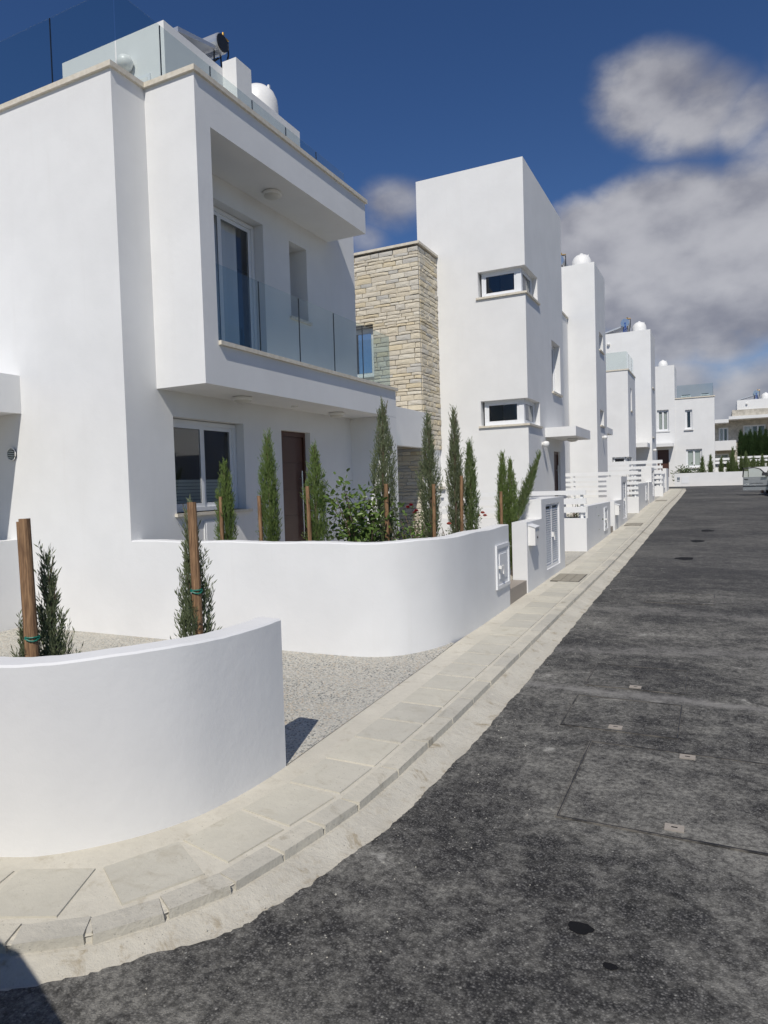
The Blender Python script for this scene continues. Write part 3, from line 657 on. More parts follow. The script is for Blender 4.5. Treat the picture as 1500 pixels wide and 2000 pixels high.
def stone_box(x0, x1, y0, y1, z0, z1, out):
    """a rough-hewn stone: box with pushed corners; out: which face is proud"""
    m = MB(); j = lambda a: a + sr.uniform(-.006, .006)
    pr = sr.uniform(.0, .016)
    if out == 'y':
        lo = [(x0, y0 + .0, z0), (x1, y0, z0), (x1, y1, z0), (x0, y1, z0)]; yy = y0 - pr
        m.v = [(j(x0), yy + sr.uniform(-.008, .008), j(z0)), (j(x1), yy + sr.uniform(-.008, .008), j(z0)), (j(x1), yy + sr.uniform(-.008, .008), j(z1)), (j(x0), yy + sr.uniform(-.008, .008), j(z1)), (x0, y1, z0), (x1, y1, z0), (x1, y1, z1), (x0, y1, z1), ((x0 + x1) / 2 + sr.uniform(-.04, .04), yy - sr.uniform(.004, .014), (z0 + z1) / 2)]
        m.f = [(0, 1, 8), (1, 2, 8), (2, 3, 8), (3, 0, 8), (0, 4, 5, 1), (1, 5, 6, 2), (2, 6, 7, 3), (3, 7, 4, 0)]
    else:
        xx = x1 + pr
        m.v = [(xx + sr.uniform(-.008, .008), j(y0), j(z0)), (xx + sr.uniform(-.008, .008), j(y1), j(z0)), (xx + sr.uniform(-.008, .008), j(y1), j(z1)), (xx + sr.uniform(-.008, .008), j(y0), j(z1)), (x0, y0, z0), (x0, y1, z0), (x0, y1, z1), (x0, y0, z1), (xx + sr.uniform(.004, .014), (y0 + y1) / 2 + sr.uniform(-.04, .04), (z0 + z1) / 2)]
        m.f = [(0, 1, 8), (1, 2, 8), (2, 3, 8), (3, 0, 8), (0, 4, 5, 1), (1, 5, 6, 2), (2, 6, 7, 3), (3, 7, 4, 0)]
    m.m = [0] * 8; return m
J = .007
extra = MB(); front = []; sidel = []
for zi, (z0, z1) in enumerate(rows_z):
    x = XS + .0; corner = sr.uniform(.12, .42)
    while x > -8.65:
        wd = corner if x == XS else sr.uniform(.17, .55); x0 = x - wd; hide = x0 < -8.45
        if not (x0 < -7.9 and x > -8.65 and z1 > 4.40 and z0 < 5.72): front.append((x, stone_box(x0 + J, x - J, YS, YS + .05, z0 + J, z1 - J, 'y')))
        elif x > -7.90: front.append((x, stone_box(-7.91 + J, x - J, YS, YS + .05, z0 + J, z1 - J, 'y')))
        x = x0
    y = YS + .052
    while y < YT - .02:
        wd = sr.uniform(.16, .48); y1 = min(YT - .004, y + wd)
        if YT - y1 < .1: y1 = YT - .004
        sidel.append((y, stone_box(XS - .05, XS, y + J, y1 - J, z0 + J, z1 - J, 'x'))); y = y1
vis = front + sidel; vis.sort(key=lambda t: 0); nn = 0
front_vis = [m for x, m in front if x > -8.4]; rest = [m for x, m in front if x <= -8.4] + [m for _, m in sidel]
order = front_vis + rest
for m in order:
    if nn < 300: put('stone', m, 'cladding_stone', core); nn += 1
    else:
        i = len(extra.v); extra.v += m.v; extra.f += [tuple(i + k for k in f) for f in m.f]; extra.m += m.m
g = G('cladding_stone_joined'); r = g.n('ShaderNodeNewGeometry').outputs['Random Per Island']
rp = g.n('ShaderNodeValToRGB'); rp.color_ramp.interpolation = 'CONSTANT'; rp.color_ramp.elements[0].color = (*cols[0][1], 1); rp.color_ramp.elements[1].position = cols[1][0]; rp.color_ramp.elements[1].color = (*cols[1][1], 1)
for p_, c_ in cols[2:]:
    e = rp.color_ramp.elements.new(p_); e.color = (*c_, 1)
g.l(r, rp.inputs[0]); c = g.mix(g.mr(g.noise(11, 6, .7), .40, .78, 0, .35), rp.outputs[0], (.48, .42, .31)); g.out(c, .9, g.bump(g.noise(24, 6, .7), .7, .02), spec=.2)
if extra.v: put('stones_joined', extra, 'cladding_stone_joined', core, kind='stuff')
gf = MB()
for z0, z1 in courses(-.1, 2.48):
    x = XS - .02
    while x > -8.3:
        x0 = x - sr.uniform(.2, .6); m = stone_box(x0 + J, x - J, YS + .01, YS + .06, z0 + J, z1 - J, 'y'); i = len(gf.v); gf.v += m.v; gf.f += [tuple(i + k for k in f) for f in m.f]; gf.m += m.m; x = x0
base_w = [o for o in B.children if o.name.startswith('ground_floor_wall')][0]
put('stones_joined', gf, 'cladding_stone_joined', base_w, kind='stuff')
solar_heater(-4.9, 20.2, 9.3, .55, 'solar heater just showing over the corner-window tower roof')

# ================================================================== HOUSE C
Cc = thing('white_house', 'slim white tower house with two small street windows, second beyond the stone block', 'house', (-4.25, 28.2, .3))
YC = 28.23
box('tower_front', WS, Cc, -7.6, XT, YC, YC + .25, -.1, 10.15)
put('tower_side', MB().holed('x', XT - .25, XT, YC + .25, 30.95, -.1, 10.15, [(29.15, 30.2, 6.88, 7.6), (29.08, 30.1, 3.80, 4.45)]), WS, Cc)
put('tower_shell', MB().box(-7.6, -7.4, YC + .251, 30.95, -.1, 10.149).box(-7.39, XT - .251, 30.7, 30.949, -.1, 10.149).box(-7.39, XT - .26, YC + .26, 30.69, 9.8, 10.0), WS, Cc)
box('dark_room_backing', 'unlit_room_tone', Cc, -5.6, -5.5, YC + .3, 30.6, .2, 9.7)
for (a, b, c, d) in ((29.15, 30.2, 6.88, 7.6), (29.08, 30.1, 3.80, 4.45)):
    window(Cc, 'x', XT - .17, a, b, c, d, 1, .05, .05); box('window_sill', LM, Cc, XT - .16, XT + .06, a - .06, b + .06, c - .055, c - .001)
box('canopy', WS, Cc, -5.6, -4.28, 31.2, 33.0, 3.60, 3.86)
put('entrance_wall', MB().box(-6.6, -5.0, 30.96, 36, .2, 8.0), WS, Cc)
wall_lamp(Cc, XT, 29.63, 3.32, 'x')
water_tank(-4.86, 28.95, 10.0, .40, .72, 'domed white water tank on the slim tower with two small windows')
solar_heater(-5.75, 29.3, 10.0, .95, 'solar heater beside the tank on the slim tower roof', dish=True)
# ================================================================== HOUSE D
Dd = thing('white_house', 'white house with glass roof railing and flat entrance canopy before its taller tower', 'house', (-4.25, 39.1, .6))
YD = 39.1
put('front_block', MB().holed('y', YD, YD + .25, -7.5, XT, .3, 7.42, [(-5.12, XT, 2.42, 2.76)]), WS, Dd)
put('side_block', MB().holed('x', XT - .25, XT, YD + .25, 42.7, .3, 7.42, [(YD + .25, 40.6, 2.42, 2.76), (40.3, 40.92, 5.35, 6.6)]).box(-7.5, XT - .251, 42.45, 42.699, .3, 7.41).box(-7.5, XT - .26, YD + .26, 42.4, 6.9, 7.1), WS, Dd)
box('dark_room_backing', 'unlit_room_tone', Dd, -5.8, -5.7, YD + .3, 42.4, .4, 6.8)
window(Dd, 'y', YD + .13, -5.08, XT - .2, 2.42, 2.76, 1, .05, .04, side=1); window(Dd, 'x', XT - .13, YD + .19, 40.55, 2.42, 2.76, 1, .05, .04); window(Dd, 'x', XT - .14, 40.31, 40.91, 5.36, 6.59, 1, .05, .05)
box('window_sill', LM, Dd, XT - .13, XT + .05, 40.25, 40.97, 5.295, 5.349)
put('roof_coping', MB().box(-7.5, XT + .04, YD - .04, YD + .25, 7.42, 7.49).box(XT - .25, XT + .04, YD + .25, 42.72, 7.42, 7.49), LM, Dd)
panes_y(Dd, YD + .1, [-7.4, -5.9, -4.31], 7.49, 8.44); panes_x(Dd, XT - .06, [YD + .11, 40.3, 41.5, 42.4], 7.49, 8.44)
put('tower', MB().box(-7.6, -3.55, 45, 48.2, .5, 10.63), WS, Dd)
put('entrance_recess', MB().box(-5.6, -5.0, 42.71, 44.98, .5, 6.9), WS, Dd)
box('canopy', WS, Dd, -4.99, -3.66, 43.2, 44.97, 3.42, 3.68)
front_door(Dd, 'x', -4.94, 43.5, 44.4, .9, 3.1, False)
for a, b, c, d in ((45.9, 47.1, 7.2, 7.9), (45.5, 46.7, 4.1, 4.8)): window(Dd, 'x', -3.545, a, b, c, d, 1, .04, .05, side=-1); box('window_sill', LM, Dd, -3.549, -3.49, a - .05, b + .05, c - .06, c - .001)
wall_lamp(Dd, -5.99, 45, 9.98, 'y'); wall_lamp(Dd, -3.55, 45.9, 3.3, 'x')
water_tank(-4.25, 45.75, 10.55, .42, .74, 'domed white water tank beside blue hoses on the railing house tower')
solar_heater(-5.05, 46.0, 10.63, 1.05, 'solar heater with blue hoses on the railing house tower', dish=True)
# ================================================================== HOUSE E at the head of the road
E_ = thing('white_house', 'white house closing the road, brown door and four blinded windows facing camera', 'house', (-1.5, 58, 1))
YE = 58
put('tower_front', MB().holed('y', YE, YE + .25, -5.6, -2.88, .6, 10.27, [(-4.18, -3.33, 5.22, 6.86), (-4.19, -3.36, 1.6, 3.74)]), WS, E_)
put('tower_shell', MB().box(-3.1, -2.881, YE + .251, 61.2, .6, 10.26).box(-5.6, -5.4, YE + .251, 61.2, .6, 10.26).box(-5.39, -3.11, YE + .26, 61.2, 9.8, 10.0).box(-5.39, -3.11, 61.0, 61.2, .6, 10.2), WS, E_)
put('block_front', MB().holed('y', YE + .06, YE + .3, -2.878, -.11, .6, 7.62, [(-2.16, -1.66, 5.25, 6.74), (-2.13, -1.0, 2.30, 3.70)]), WS, E_)
put('block_shell', MB().box(-.36, -.111, YE + .301, 66, .6, 7.61).box(-2.87, -.37, YE + .31, 66, 7.1, 7.3).box(-2.87, -.37, 65.8, 66, .6, 7.0), WS, E_)
box('dark_room_backing', 'unlit_room_tone', E_, -5.3, -.4, YE + .8, YE + .9, .7, 7.0)
box('roof_coping', LM, E_, -2.87, -.05, YE, YE + .32, 7.62, 7.70)
for (x0, x1, z0, z1, n, yy) in ((-4.18, -3.33, 5.22, 6.86, 2, YE + .14), (-2.16, -1.66, 5.25, 6.74, 1, YE + .20), (-2.13, -1.0, 2.30, 3.70, 2, YE + .20)):
    window(E_, 'y', yy, x0, x1, z0, z1, n, .06, .07, side=1)
    if n == 2: box('blind', 'blind', E_, x0 + .05, x1 - .05, yy + .1, yy + .11, z0 + .05, z1 - .05)
    box('window_sill', WS, E_, x0 - .08, x1 + .08, YE - .06, YE + .12, z0 - .09, z0 - .001)
front_door(E_, 'y', YE + .1, -4.19, -3.36, 1.6, 3.74, False)
box('canopy', WS, E_, -5.0, -3.0, 57.0, YE - .001, 3.95, 4.2)
panes_y(E_, YE + .15, [-2.75, -.2], 7.70, 8.66); panes_x(E_, -.2, [YE + .16, 60, 62], 7.70, 8.66)
water_tank(-3.77, 59.0, 10.0, .38, .85, 'domed white water tank on the brown-door house closing the road')
for k, (x0, x1) in enumerate(((-2.45, -1.75), (-1.05, -.45))):
    t = thing('roof_chair', ['white framed lounge seat on the far roof terrace, nearer the tower', 'white framed lounge seat on the far roof terrace, nearer the glass corner'][k], 'chair', (x0, YE + .8, 7.65), 'seats on the far roof terrace')
    put('seat_frame', MB().box(x0, x1, YE + .6, YE + 1.2, 7.82, 7.90).box(x0, x0 + .05, YE + .6, YE + 1.2, 7.3, 7.82).box(x1 - .05, x1, YE + .6, YE + 1.2, 7.3, 7.82), 'white_metal', t)
    put('seat_cushion', MB().box(x0 + .05, x1 - .05, YE + .62, YE + 1.18, 7.90, 7.96), 'dark_metal', t)
# ================================================================== HOUSE F far right
F_ = thing('terraced_house', 'far low house with stone band, blue-curtained balcony and cypress hedge in front', 'house', (3, 72, 1.2))
put('upper_wall', MB().holed('y', 74, 74.3, -1.5, 9, 1.0, 6.9, [(.2, 1.05, 4.2, 6.2), (2.3, 4.2, 4.6, 6.3), (-.3, 1.1, 1.4, 3.7)]), 'far_stone', F_)
put('shell', MB().box(-1.5, 9, 80, 80.3, 1, 6.9).box(-1.5, 9, 74.31, 80, 6.4, 6.6), WS, F_)
box('dark_room_backing', 'unlit_room_tone', F_, -1.4, 8.9, 75.6, 75.7, 1.1, 6.8)
box('roof_slab', WS, F_, 1.06, 9.5, 72.2, 80, 6.82, 7.1); box('roof_slab', WS, F_, -1.5, 1.05, 72.2, 80, 6.55, 6.88)
put('stone_parapet', MB().box(1.36, 9.3, 72.8, 79, 7.1, 7.72), 'far_stone', F_)
put('roof_room', MB().box(1.78, 9, 73.0, 78, 7.721, 8.62), WS, F_)
put('balcony', MB().box(-1.0, 1.66, 71.9, 73.99, 3.95, 4.15).box(-1.0, 1.66, 71.9, 72.05, 4.151, 4.85).box(1.5, 1.66, 72.051, 73.99, 4.151, 4.85), WS, F_)
for (x0, x1, z0, z1, n) in ((.2, 1.05, 4.2, 6.2, 2), (2.3, 4.2, 4.6, 6.3, 3), (-.3, 1.1, 1.4, 3.7, 2)):
    window(F_, 'y', 74.1, x0, x1, z0, z1, n, .06, .07, side=1, curtain=(x0 + .05, x0 + (x1 - x0) * .45, 'curtain'))
wall_lamp(F_, 2.6, 73.0, 8.25, 'y')
water_tank(4.2, 73.8, 8.5, .4, .72, 'domed white water tank on the far stone-banded house')
solar_heater(3.4, 74.0, 8.62, 1.0, 'solar heater on the far stone-banded house roof', dish=True)

for k, (y0, lab) in enumerate(((15.0, 'nearer white house across the street, seen only reflected in the window panes'), (26.5, 'farther white house across the street, seen only reflected in the window panes'))):
    t = thing('white_house', lab, 'house', (9, y0, 0)); zb = gz(y0)
    put('wall', MB().holed('x', 9, 9.3, y0, y0 + 8.5, zb - .5, zb + 7, [(y0 + 1, y0 + 2.6, zb + 1.2, zb + 2.6), (y0 + 4, y0 + 5, zb + .3, zb + 2.6), (y0 + 1, y0 + 2.6, zb + 4.2, zb + 6), (y0 + 5, y0 + 7, zb + 3.8, zb + 6)]).box(9.301, 17, y0, y0 + .3, zb - .5, zb + 7).box(9.301, 17, y0 + 8.2, y0 + 8.5, zb - .5, zb + 7).box(9.301, 17, y0 + .301, y0 + 8.199, zb + 6.6, zb + 6.9), WS, t)
    for a, b, c_, d_ in ((1, 2.6, 1.2, 2.6), (1, 2.6, 4.2, 6), (5, 7, 3.8, 6)): window(t, 'x', 9.15, y0 + a, y0 + b, zb + c_, zb + d_, 2, .05, .06, side=1)
    front_door(t, 'x', 9.2, y0 + 4, y0 + 5, zb + .3, zb + 2.6, False)
    box('canopy', WS, t, 8.1, 8.999, y0 + 3.4, y0 + 8.5, zb + 3.0, zb + 3.4)

# ------------------------------------------------------------------ garden walls
GS = 'garden_stucco'
def curved_wall(name, path_pts, thick, ztop, label, n=10, closed_ends=True):
    P_ = Path(catmull([Vector(p) for p in path_pts], n)); Q = P_.offset(0, .06); I = P_.offset(thick, .06)
    mb = MB(); mb.v = []; N_ = len(Q.p)
    r2 = random.Random(len(label))
    for i in range(N_):
        a, b = Q.p[i], I.p[i]; zt = ztop(a.y) if callable(ztop) else ztop
        e = .006 * math.sin(i * .31) + r2.uniform(-.002, .002)
        mb.v += [(a.x, a.y, gz(a.y) - .25), (a.x, a.y, zt - .012 + e), (a.x * .93 + b.x * .07, a.y * .93 + b.y * .07, zt + e), (a.x * .07 + b.x * .93, a.y * .07 + b.y * .93, zt + e), (b.x, b.y, zt - .012 + e), (b.x, b.y, gz(b.y) - .25)]
    for i in range(N_ - 1):
        for k in range(5): mb.f.append((6 * i + k, 6 * i + k + 1, 6 * i + 7 + k, 6 * i + 6 + k)); mb.m.append(0)
    mb.f += [tuple(range(6)), tuple(6 * (N_ - 1) + k for k in range(5, -1, -1))]; mb.m += [0, 0]
    return mb
wall1 = put('garden_wall', curved_wall('w', W1, .19, .73, 'nearest'), GS, smooth='angle', fix=True); tag(wall1, 'nearest low curved white wall at the pavement corner', 'garden wall')
W2 = [(-6.65, 6.33), (-5.5, 6.33), (-4.4, 6.33), (-3.75, 6.335), (-3.40, 6.37), (-3.12, 6.48), (-2.93, 6.68), (-2.77, 7.0), (-2.69, 7.4), (-2.66, 7.9), (-2.65, 8.6), (-2.645, 9.42)]
w2 = thing('garden_wall', 'long curved white wall joined to the nearest house with utility hatch at its end', 'garden wall', (-4, 6.4, -.2))
put('wall', curved_wall('w', W2, .19, 1.0, 'second'), WS, w2, smooth='angle', fix=True)
def hatch(parent, x, y0, y1, z0, z1):
    h_ = put('utility_hatch', (MB().box(x, x + .025, y0, y1, z0, z0 + .05).box(x, x + .025, y0, y1, z1 - .05, z1).box(x, x + .025, y0, y0 + .05, z0 + .05, z1 - .05).box(x, x + .025, y1 - .05, y1, z0 + .05, z1 - .05).box(x - .01, x + .012, y0 + .05, y1 - .05, z0 + .05, z1 - .05)), 'white_metal', parent)
    put('hatch_panel', MB().box(x + .012, x + .022, y0 + .13, y1 - .13, z0 + .13, z1 - .13), 'white_metal', h_)
    put('hatch_handle', MB().box(x + .022, x + .05, y0 + .07, y0 + .11, (z0 + z1) / 2 - .02, (z0 + z1) / 2 + .02).box(x + .05, x + .065, y0 + .06, y0 + .20, (z0 + z1) / 2 - .02, (z0 + z1) / 2 + .02).box(x + .05, x + .065, y0 + .17, y0 + .20, (z0 + z1) / 2 - .10, (z0 + z1) / 2 - .02), 'white_plastic', h_)
hatch(w2, -2.645, 8.73, 9.34, .17, .76)
w3 = put('garden_wall', MB().box(-8.95, -8.75, 1.9, 6.329, -.5, 1.0), GS); tag(w3, 'straight white wall at the left frame edge behind the staked cypress', 'garden wall')
st_ = put('entrance_step', MB().box(-4.2, -2.66, 9.44, 10.40, -.4, .07), 'taupe_stone'); tag(st_, 'taupe stone step between the hatch wall and mailbox pillar', 'step')

def louvre_pillar(y0, ystep, y1, zl, zh, zb, lo, label, depth=.22, slats=24):
    """street-side pillar wall: low part, then high part with a pair of louvred doors"""
    t = thing('gate_pillar', label, 'gate pillar', (-2.7, y0, zb), 'white gate pillars with louvred doors')
    a, b, c, d = lo
    mb = MB(); mb.holed('x', -2.66 - depth, -2.645, y0, ystep, zb - .3, zl); mb.holed('x', -2.66 - depth - .2, -2.645, ystep, y1, zb - .3, zh, [(a, b, c, d)])
    put('pillar_wall', mb, GS, t)
    box('cabinet_back', 'dark_metal', t, -2.80, -2.78, a, b, c, d)
    fm = MB()
    for (p, q, r_, s_) in ((a, a + .04, c, d), (b - .04, b, c, d), (a + .04, b - .04, c, c + .05), (a + .04, b - .04, d - .04, d), ((a + b) / 2 - .035, (a + b) / 2 + .035, c + .05, d - .04)): fm.box(-2.70, -2.665, p, q, r_, s_)
    put('louvre_frame', fm, 'white_metal', t)
    n = slats; z0 = c + .09; dz = (d - .08 - z0) / n
    for (p, q) in ((a + .042, (a + b) / 2 - .037), ((a + b) / 2 + .037, b - .042)):
        dr_ = box('louvre_door', 'white_metal', t, -2.70, -2.69, p, q, c + .05, c + .085)
        for i in range(n):
            z = z0 + i * dz
            put('louvre_slat', MB().hexa([(-2.672, p, z), (-2.672, q, z), (-2.70, q, z + dz * .62), (-2.70, p, z + dz * .62)][::-1], [(-2.668, p, z + .006), (-2.668, q, z + .006), (-2.696, q, z + dz * .62 + .006), (-2.696, p, z + dz * .62 + .006)][::-1]), 'white_metal', dr_)
    m_ = (a + b) / 2; zc = (c + d) / 2
    put('door_handle', MB().box(-2.665, -2.63, m_ - .02, m_ + .02, zc - .03, zc + .05).box(-2.64, -2.625, m_ - .015, m_ + .07, zc + .02, zc + .05).box(-2.64, -2.625, m_ + .045, m_ + .07, zc - .09, zc + .02), 'white_plastic', t)
    return t
louvre_pillar(10.42, 11.42, 13.3, .965, 1.29, gz(11.5), (11.74, 12.86, .06, 1.19), 'louvred white gate pillar nearest the camera, beside the taupe step')
louvre_pillar(20.5, 22.1, 23.6, .95, 1.66, gz(21.5), (22.45, 23.35, .33, 1.50), 'louvred white gate pillar in the middle, between two slatted fences', slats=20)
louvre_pillar(31.6, 33.0, 34.5, 1.4, 2.05, gz(33), (33.3, 34.2, .75, 1.9), 'louvred white gate pillar farthest up the pavement', slats=14)
def mailbox(y, z, label, plane=-2.645):
    t = thing('mailbox', label, 'mailbox', (plane, y, z), 'mailboxes on the gate pillars')
    put('box_body', MB().hexa([(plane, y, z), (plane + .11, y, z), (plane + .11, y + .27, z), (plane, y + .27, z)], [(plane, y, z + .31), (plane + .11, y, z + .27), (plane + .11, y + .27, z + .27), (plane, y + .27, z + .31)]), 'white_plastic', t)
    put('lid', MB().hexa([(plane, y - .01, z + .312), (plane + .125, y - .01, z + .272), (plane + .125, y + .28, z + .272), (plane, y + .28, z + .312)], [(plane, y - .01, z + .328), (plane + .125, y - .01, z + .288), (plane + .125, y + .28, z + .288), (plane, y + .28, z + .328)]), 'white_metal', t)
    put('lock', MB().tube([(plane + .11, y + .14, z + .12), (plane + .118, y + .14, z + .12)], .018, 10), 'dark_metal', t)
mailbox(10.50, .60, 'white mailbox on the nearest gate pillar')
mailbox(20.6, .55, 'white mailbox on the middle gate pillar')
def low_wall(y0, y1, z0, z1, lab, ht, hy):
    t = thing('garden_wall', lab, 'garden wall', (-2.7, y0, gz(y0))); mb = MB()
    mb.hexa([(-2.84, y0, gz(y0) - .3), (-2.645, y0, gz(y0) - .3), (-2.645, y1, gz(y1) - .3), (-2.84, y1, gz(y1) - .3)], [(-2.84, y0, z0), (-2.645, y0, z0), (-2.645, y1, z1), (-2.84, y1, z1)]); put('wall', mb, GS, t)
    hatch(t, -2.645, hy, hy + .6, ht, ht + .6)
low_wall(15.95, 19.6, .99, .97, 'short white pavement wall with hatch just past the first slatted fence', .25, 18.4)
low_wall(26.85, 31.2, 1.38, 1.39, 'short white pavement wall with hatch past the second slatted fence', .66, 30.0)
low_wall(38.3, 42.0, 1.75, 1.8, 'short white pavement wall near the far end of the road', 1.0, 41.0)
for y_, lab in ((19.9, 'taupe entrance step by the middle gate pillar'), (31.25, 'taupe entrance step by the farthest gate pillar')):
    s_ = put('entrance_step', MB().box(-4.0, -2.66, y_ - .25, y_ + .3, gz(y_) - .3, gz(y_) + .16), 'taupe_stone'); tag(s_, lab, 'step')
def slat_fence(y, x0, x1, slats, wtop, label, posts):
    t = thing('slatted_fence', label, 'fence', (x1, y, gz(y)), 'white slatted fences on low walls')
    box('base_wall', GS, t, x0, x1, y, y + .2, gz(y) - .3, wtop)
    for a, b in slats: box('slat', 'slat_paint', t, x0, x1 - .01, y + .03, y + .07, a, b)
    for p in posts: box('post', 'slat_paint', t, p - .03, p + .03, y + .072, y + .13, wtop + .001, slats[0][1] - .01)
slat_fence(15.7, -6.5, -2.63, [(1.26, 1.36), (1.05, 1.18), (.86, .99)], .73, 'nearest white slatted fence with three slats, behind the staked cypresses', (-2.74, -3.9, -5.2))
slat_fence(26.6, -6.5, -2.58, [(1.73, 1.86), (1.54, 1.65), (1.36, 1.47), (1.18, 1.28), (1.0, 1.1)], .91, 'middle white slatted fence with five slats, beside the middle gate pillar', (-2.70, -3.6, -4.9))
slat_fence(38.0, -6.5, -2.5, [(2.32, 2.49), (2.05, 2.2), (1.78, 1.92), (1.52, 1.66), (1.28, 1.4)], 1.15, 'farthest white slatted fence along the left side', (-2.62, -4.0, -5.4))
pw = put('garden_wall', MB().box(-3.3, -2.6, 38.6, 38.8, .3, 2.0).box(-2.8, -2.6, 42.4, 44.4, .5, 2.1), GS); tag(pw, 'white upright wall pieces beyond the farthest slatted fence', 'garden wall')
we = thing('garden_wall', 'low white wall across the head of the road with meter plate', 'garden wall', (0, 54, .9))
put('wall', MB().box(-2.76, 1.95, 54, 54.2, .5, 1.84).box(1.751, 1.95, 54.2, 56, .5, 1.84), GS, we)
put('meter_plate', MB().box(-2.6, -2.41, 53.985, 53.999, 1.36, 1.56).box(-2.6, -2.42, 53.985, 53.999, 1.26, 1.31), 'steel', we); put('hatch_panel', MB().box(-2.3, -1.83, 53.985, 53.999, 1.1, 1.6), 'white_metal', we)
wf = put('garden_wall', MB().box(1.96, 9, 53.0, 53.2, .5, 2.1), GS); tag(wf, 'white wall behind the open car door at the right frame edge', 'garden wall')
slat_fence(66, -1.5, 1.0, [(2.9, 3.1), (2.6, 2.8)], 2.3, 'far white slatted fence left of the cypress hedge', (.9, -.4))
slat_fence(64, 1.55, 8, [(2.95, 3.12), (2.68, 2.85)], 2.5, 'far white slatted fence below the dark cypress hedge', (1.7, 3.2, 5))

# ------------------------------------------------------------------ plants
def leaf_blade(mb, p, d, L, w, n):
    d = d.normalized(); s = d.cross(n)
    s = s.normalized() if s.length > 1e-4 else Vector((1, 0, 0))
    m = p + d * L * .45; i = len(mb.v); mb.v += [tuple(p), tuple(m + s * w), tuple(p + d * L), tuple(m - s * w)]; mb.f.append((i, i + 1, i + 2, i + 3)); mb.m.append(0)
def cypress(name, x, y, z0, h, rad, seed, label, group, mat='cypress_leaf', wispy=.2, dens=1.0, lean=(0, 0), blade=1.0, clear=.08, peak=.40):
    r = random.Random(seed); t = thing(name, label, 'cypress', (x, y, z0), group)
    top = Vector((x + lean[0], y + lean[1], z0 + h * .94)); base = Vector((x, y, z0))
    put('trunk', MB().tube([base, base.lerp(top, .5) + Vector((r.uniform(-.02, .02), r.uniform(-.02, .02), 0)), top], [rad * .13 + .008, rad * .09 + .004, .004], 6), 'bark', t)
    mb = MB(); n = int(330 * h * dens); tw = MB()
    lob = [r.uniform(.75, 1.15) for _ in range(8)]
    i = 0
    while i < n:
        u = clear + (1 - clear) * r.random(); a = r.uniform(0, 6.283)
        env = min(1, (u / peak) ** .5) * max(.03, 1 - (max(0, u - peak) / (1.01 - peak)) ** 1.45) ** (.85 + wispy * .5)
        if r.random() > .12 + .88 * env: continue
        i += 1
        prof = env * lob[int(a / 6.2832 * 8 + u * 3) % 8] * (1 + .22 * math.sin(u * 17 + a * 2 + seed))
        rr = rad * 1.12 * prof * (r.random() ** .42)
        ax = base.lerp(top, u); out = Vector((math.cos(a), math.sin(a), 0))
        p0 = ax + out * rr * .55 + Vector((0, 0, -.03)); d = (out * r.uniform(.15, .75) * (1.1 - u * .7) + Vector((0, 0, 1)) + Vector((r.uniform(-.15, .15), r.uniform(-.15, .15), 0))).normalized()
        L = r.uniform(.08, .20) * blade * (1.05 - .35 * u)
        k = r.randint(7, 10)
        for j in range(k):
            f = (j + .5) / k; q = p0 + d * L * f; sd = Vector((r.uniform(-1, 1), r.uniform(-1, 1), r.uniform(-.3, .6)))
            leaf_blade(mb, q, d * 1.0 + sd * .55, r.uniform(.030, .058) * blade, r.uniform(.0030, .0048) * blade, sd.cross(d))
        leaf_blade(mb, p0, d, L * 1.05, .0035 * blade, out)
    nt_ = int(10 + wispy * 26)
    for i in range(nt_):                                       # thin leaders at the top
        u = r.uniform(.62, .9); ax = base.lerp(top, u); a = r.uniform(0, 6.283); out = Vector((math.cos(a), math.sin(a), 0)); d = (out * .22 + Vector((0, 0, 1))).normalized(); L = r.uniform(.08, .17) * h * (.55 + wispy * .6)
        L = min(L, (z0 + h - ax.z) * r.uniform(.85, 1.1))
        p0 = ax + out * rad * .3 * (1 - u); k = max(5, int(L / .022))
        for j in range(k):
            f = j / k; q = p0 + d * L * f; sd = Vector((r.uniform(-1, 1), r.uniform(-1, 1), r.uniform(0, .8))); leaf_blade(mb, q, d + sd * .5, .042 * blade * (1.1 - f * .5), .0045 * blade, sd.cross(d))
        tw.tube([p0, p0 + d * L], [.0035, .0015], 4)
    put('foliage', mb, mat, t); put('twigs', tw, 'bark', t)
    return t
def stake(x, y, z0, z1, rad, label, lean=(0, 0), tie=None):
    t = thing('tree_stake', label, 'stake', (x, y, z0), 'wooden tree stakes')
    put('pole', MB().tube([(x, y, z0), (x + lean[0] * .5, y + lean[1] * .5, (z0 + z1) / 2), (x + lean[0], y + lean[1], z1)], [rad * 1.05, rad, rad * .97], 14), 'stake_wood', t)
    if tie:
        f = (tie - z0) / (z1 - z0); put('tie', MB().tube([(x + lean[0] * f + (rad + .006) * math.cos(a * .524), y + lean[1] * f + (rad + .006) * math.sin(a * .524), tie + .008 * math.sin(a)) for a in range(13)], .006, 5).tube([(x + lean[0] * f + (rad + .005) * math.cos(a * .524), y + lean[1] * f + (rad + .005) * math.sin(a * .524), tie + .014) for a in range(13)], .005, 5), 'green_tie', t)
CG = 'young cypresses along the garden walls'
cypress('cypress_tree', -3.07, 3.45, -.2, 1.78, .185, 1, 'small staked cypress behind the nearest curved wall, right of centre driveway', CG, 'cypress_grey', .5, 1.1, (-.05, .03), .95, .3)
stake(-3.0, 3.40, -.2, 1.53, .030, 'wooden stake with green tie at the cypress behind the nearest wall', (-.05, .02), .95)
cypress('cypress_tree', -3.64, 2.80, -.2, 1.52, .15, 2, 'staked cypress at the left frame edge beside two wooden poles', CG, 'cypress_grey', .5, 1.0, (-.04, .03), .95, .3)
stake(-3.60, 2.665, -.2, 1.47, .033, 'front wooden stake of the pair at the left frame edge', (-.055, .01), .76)
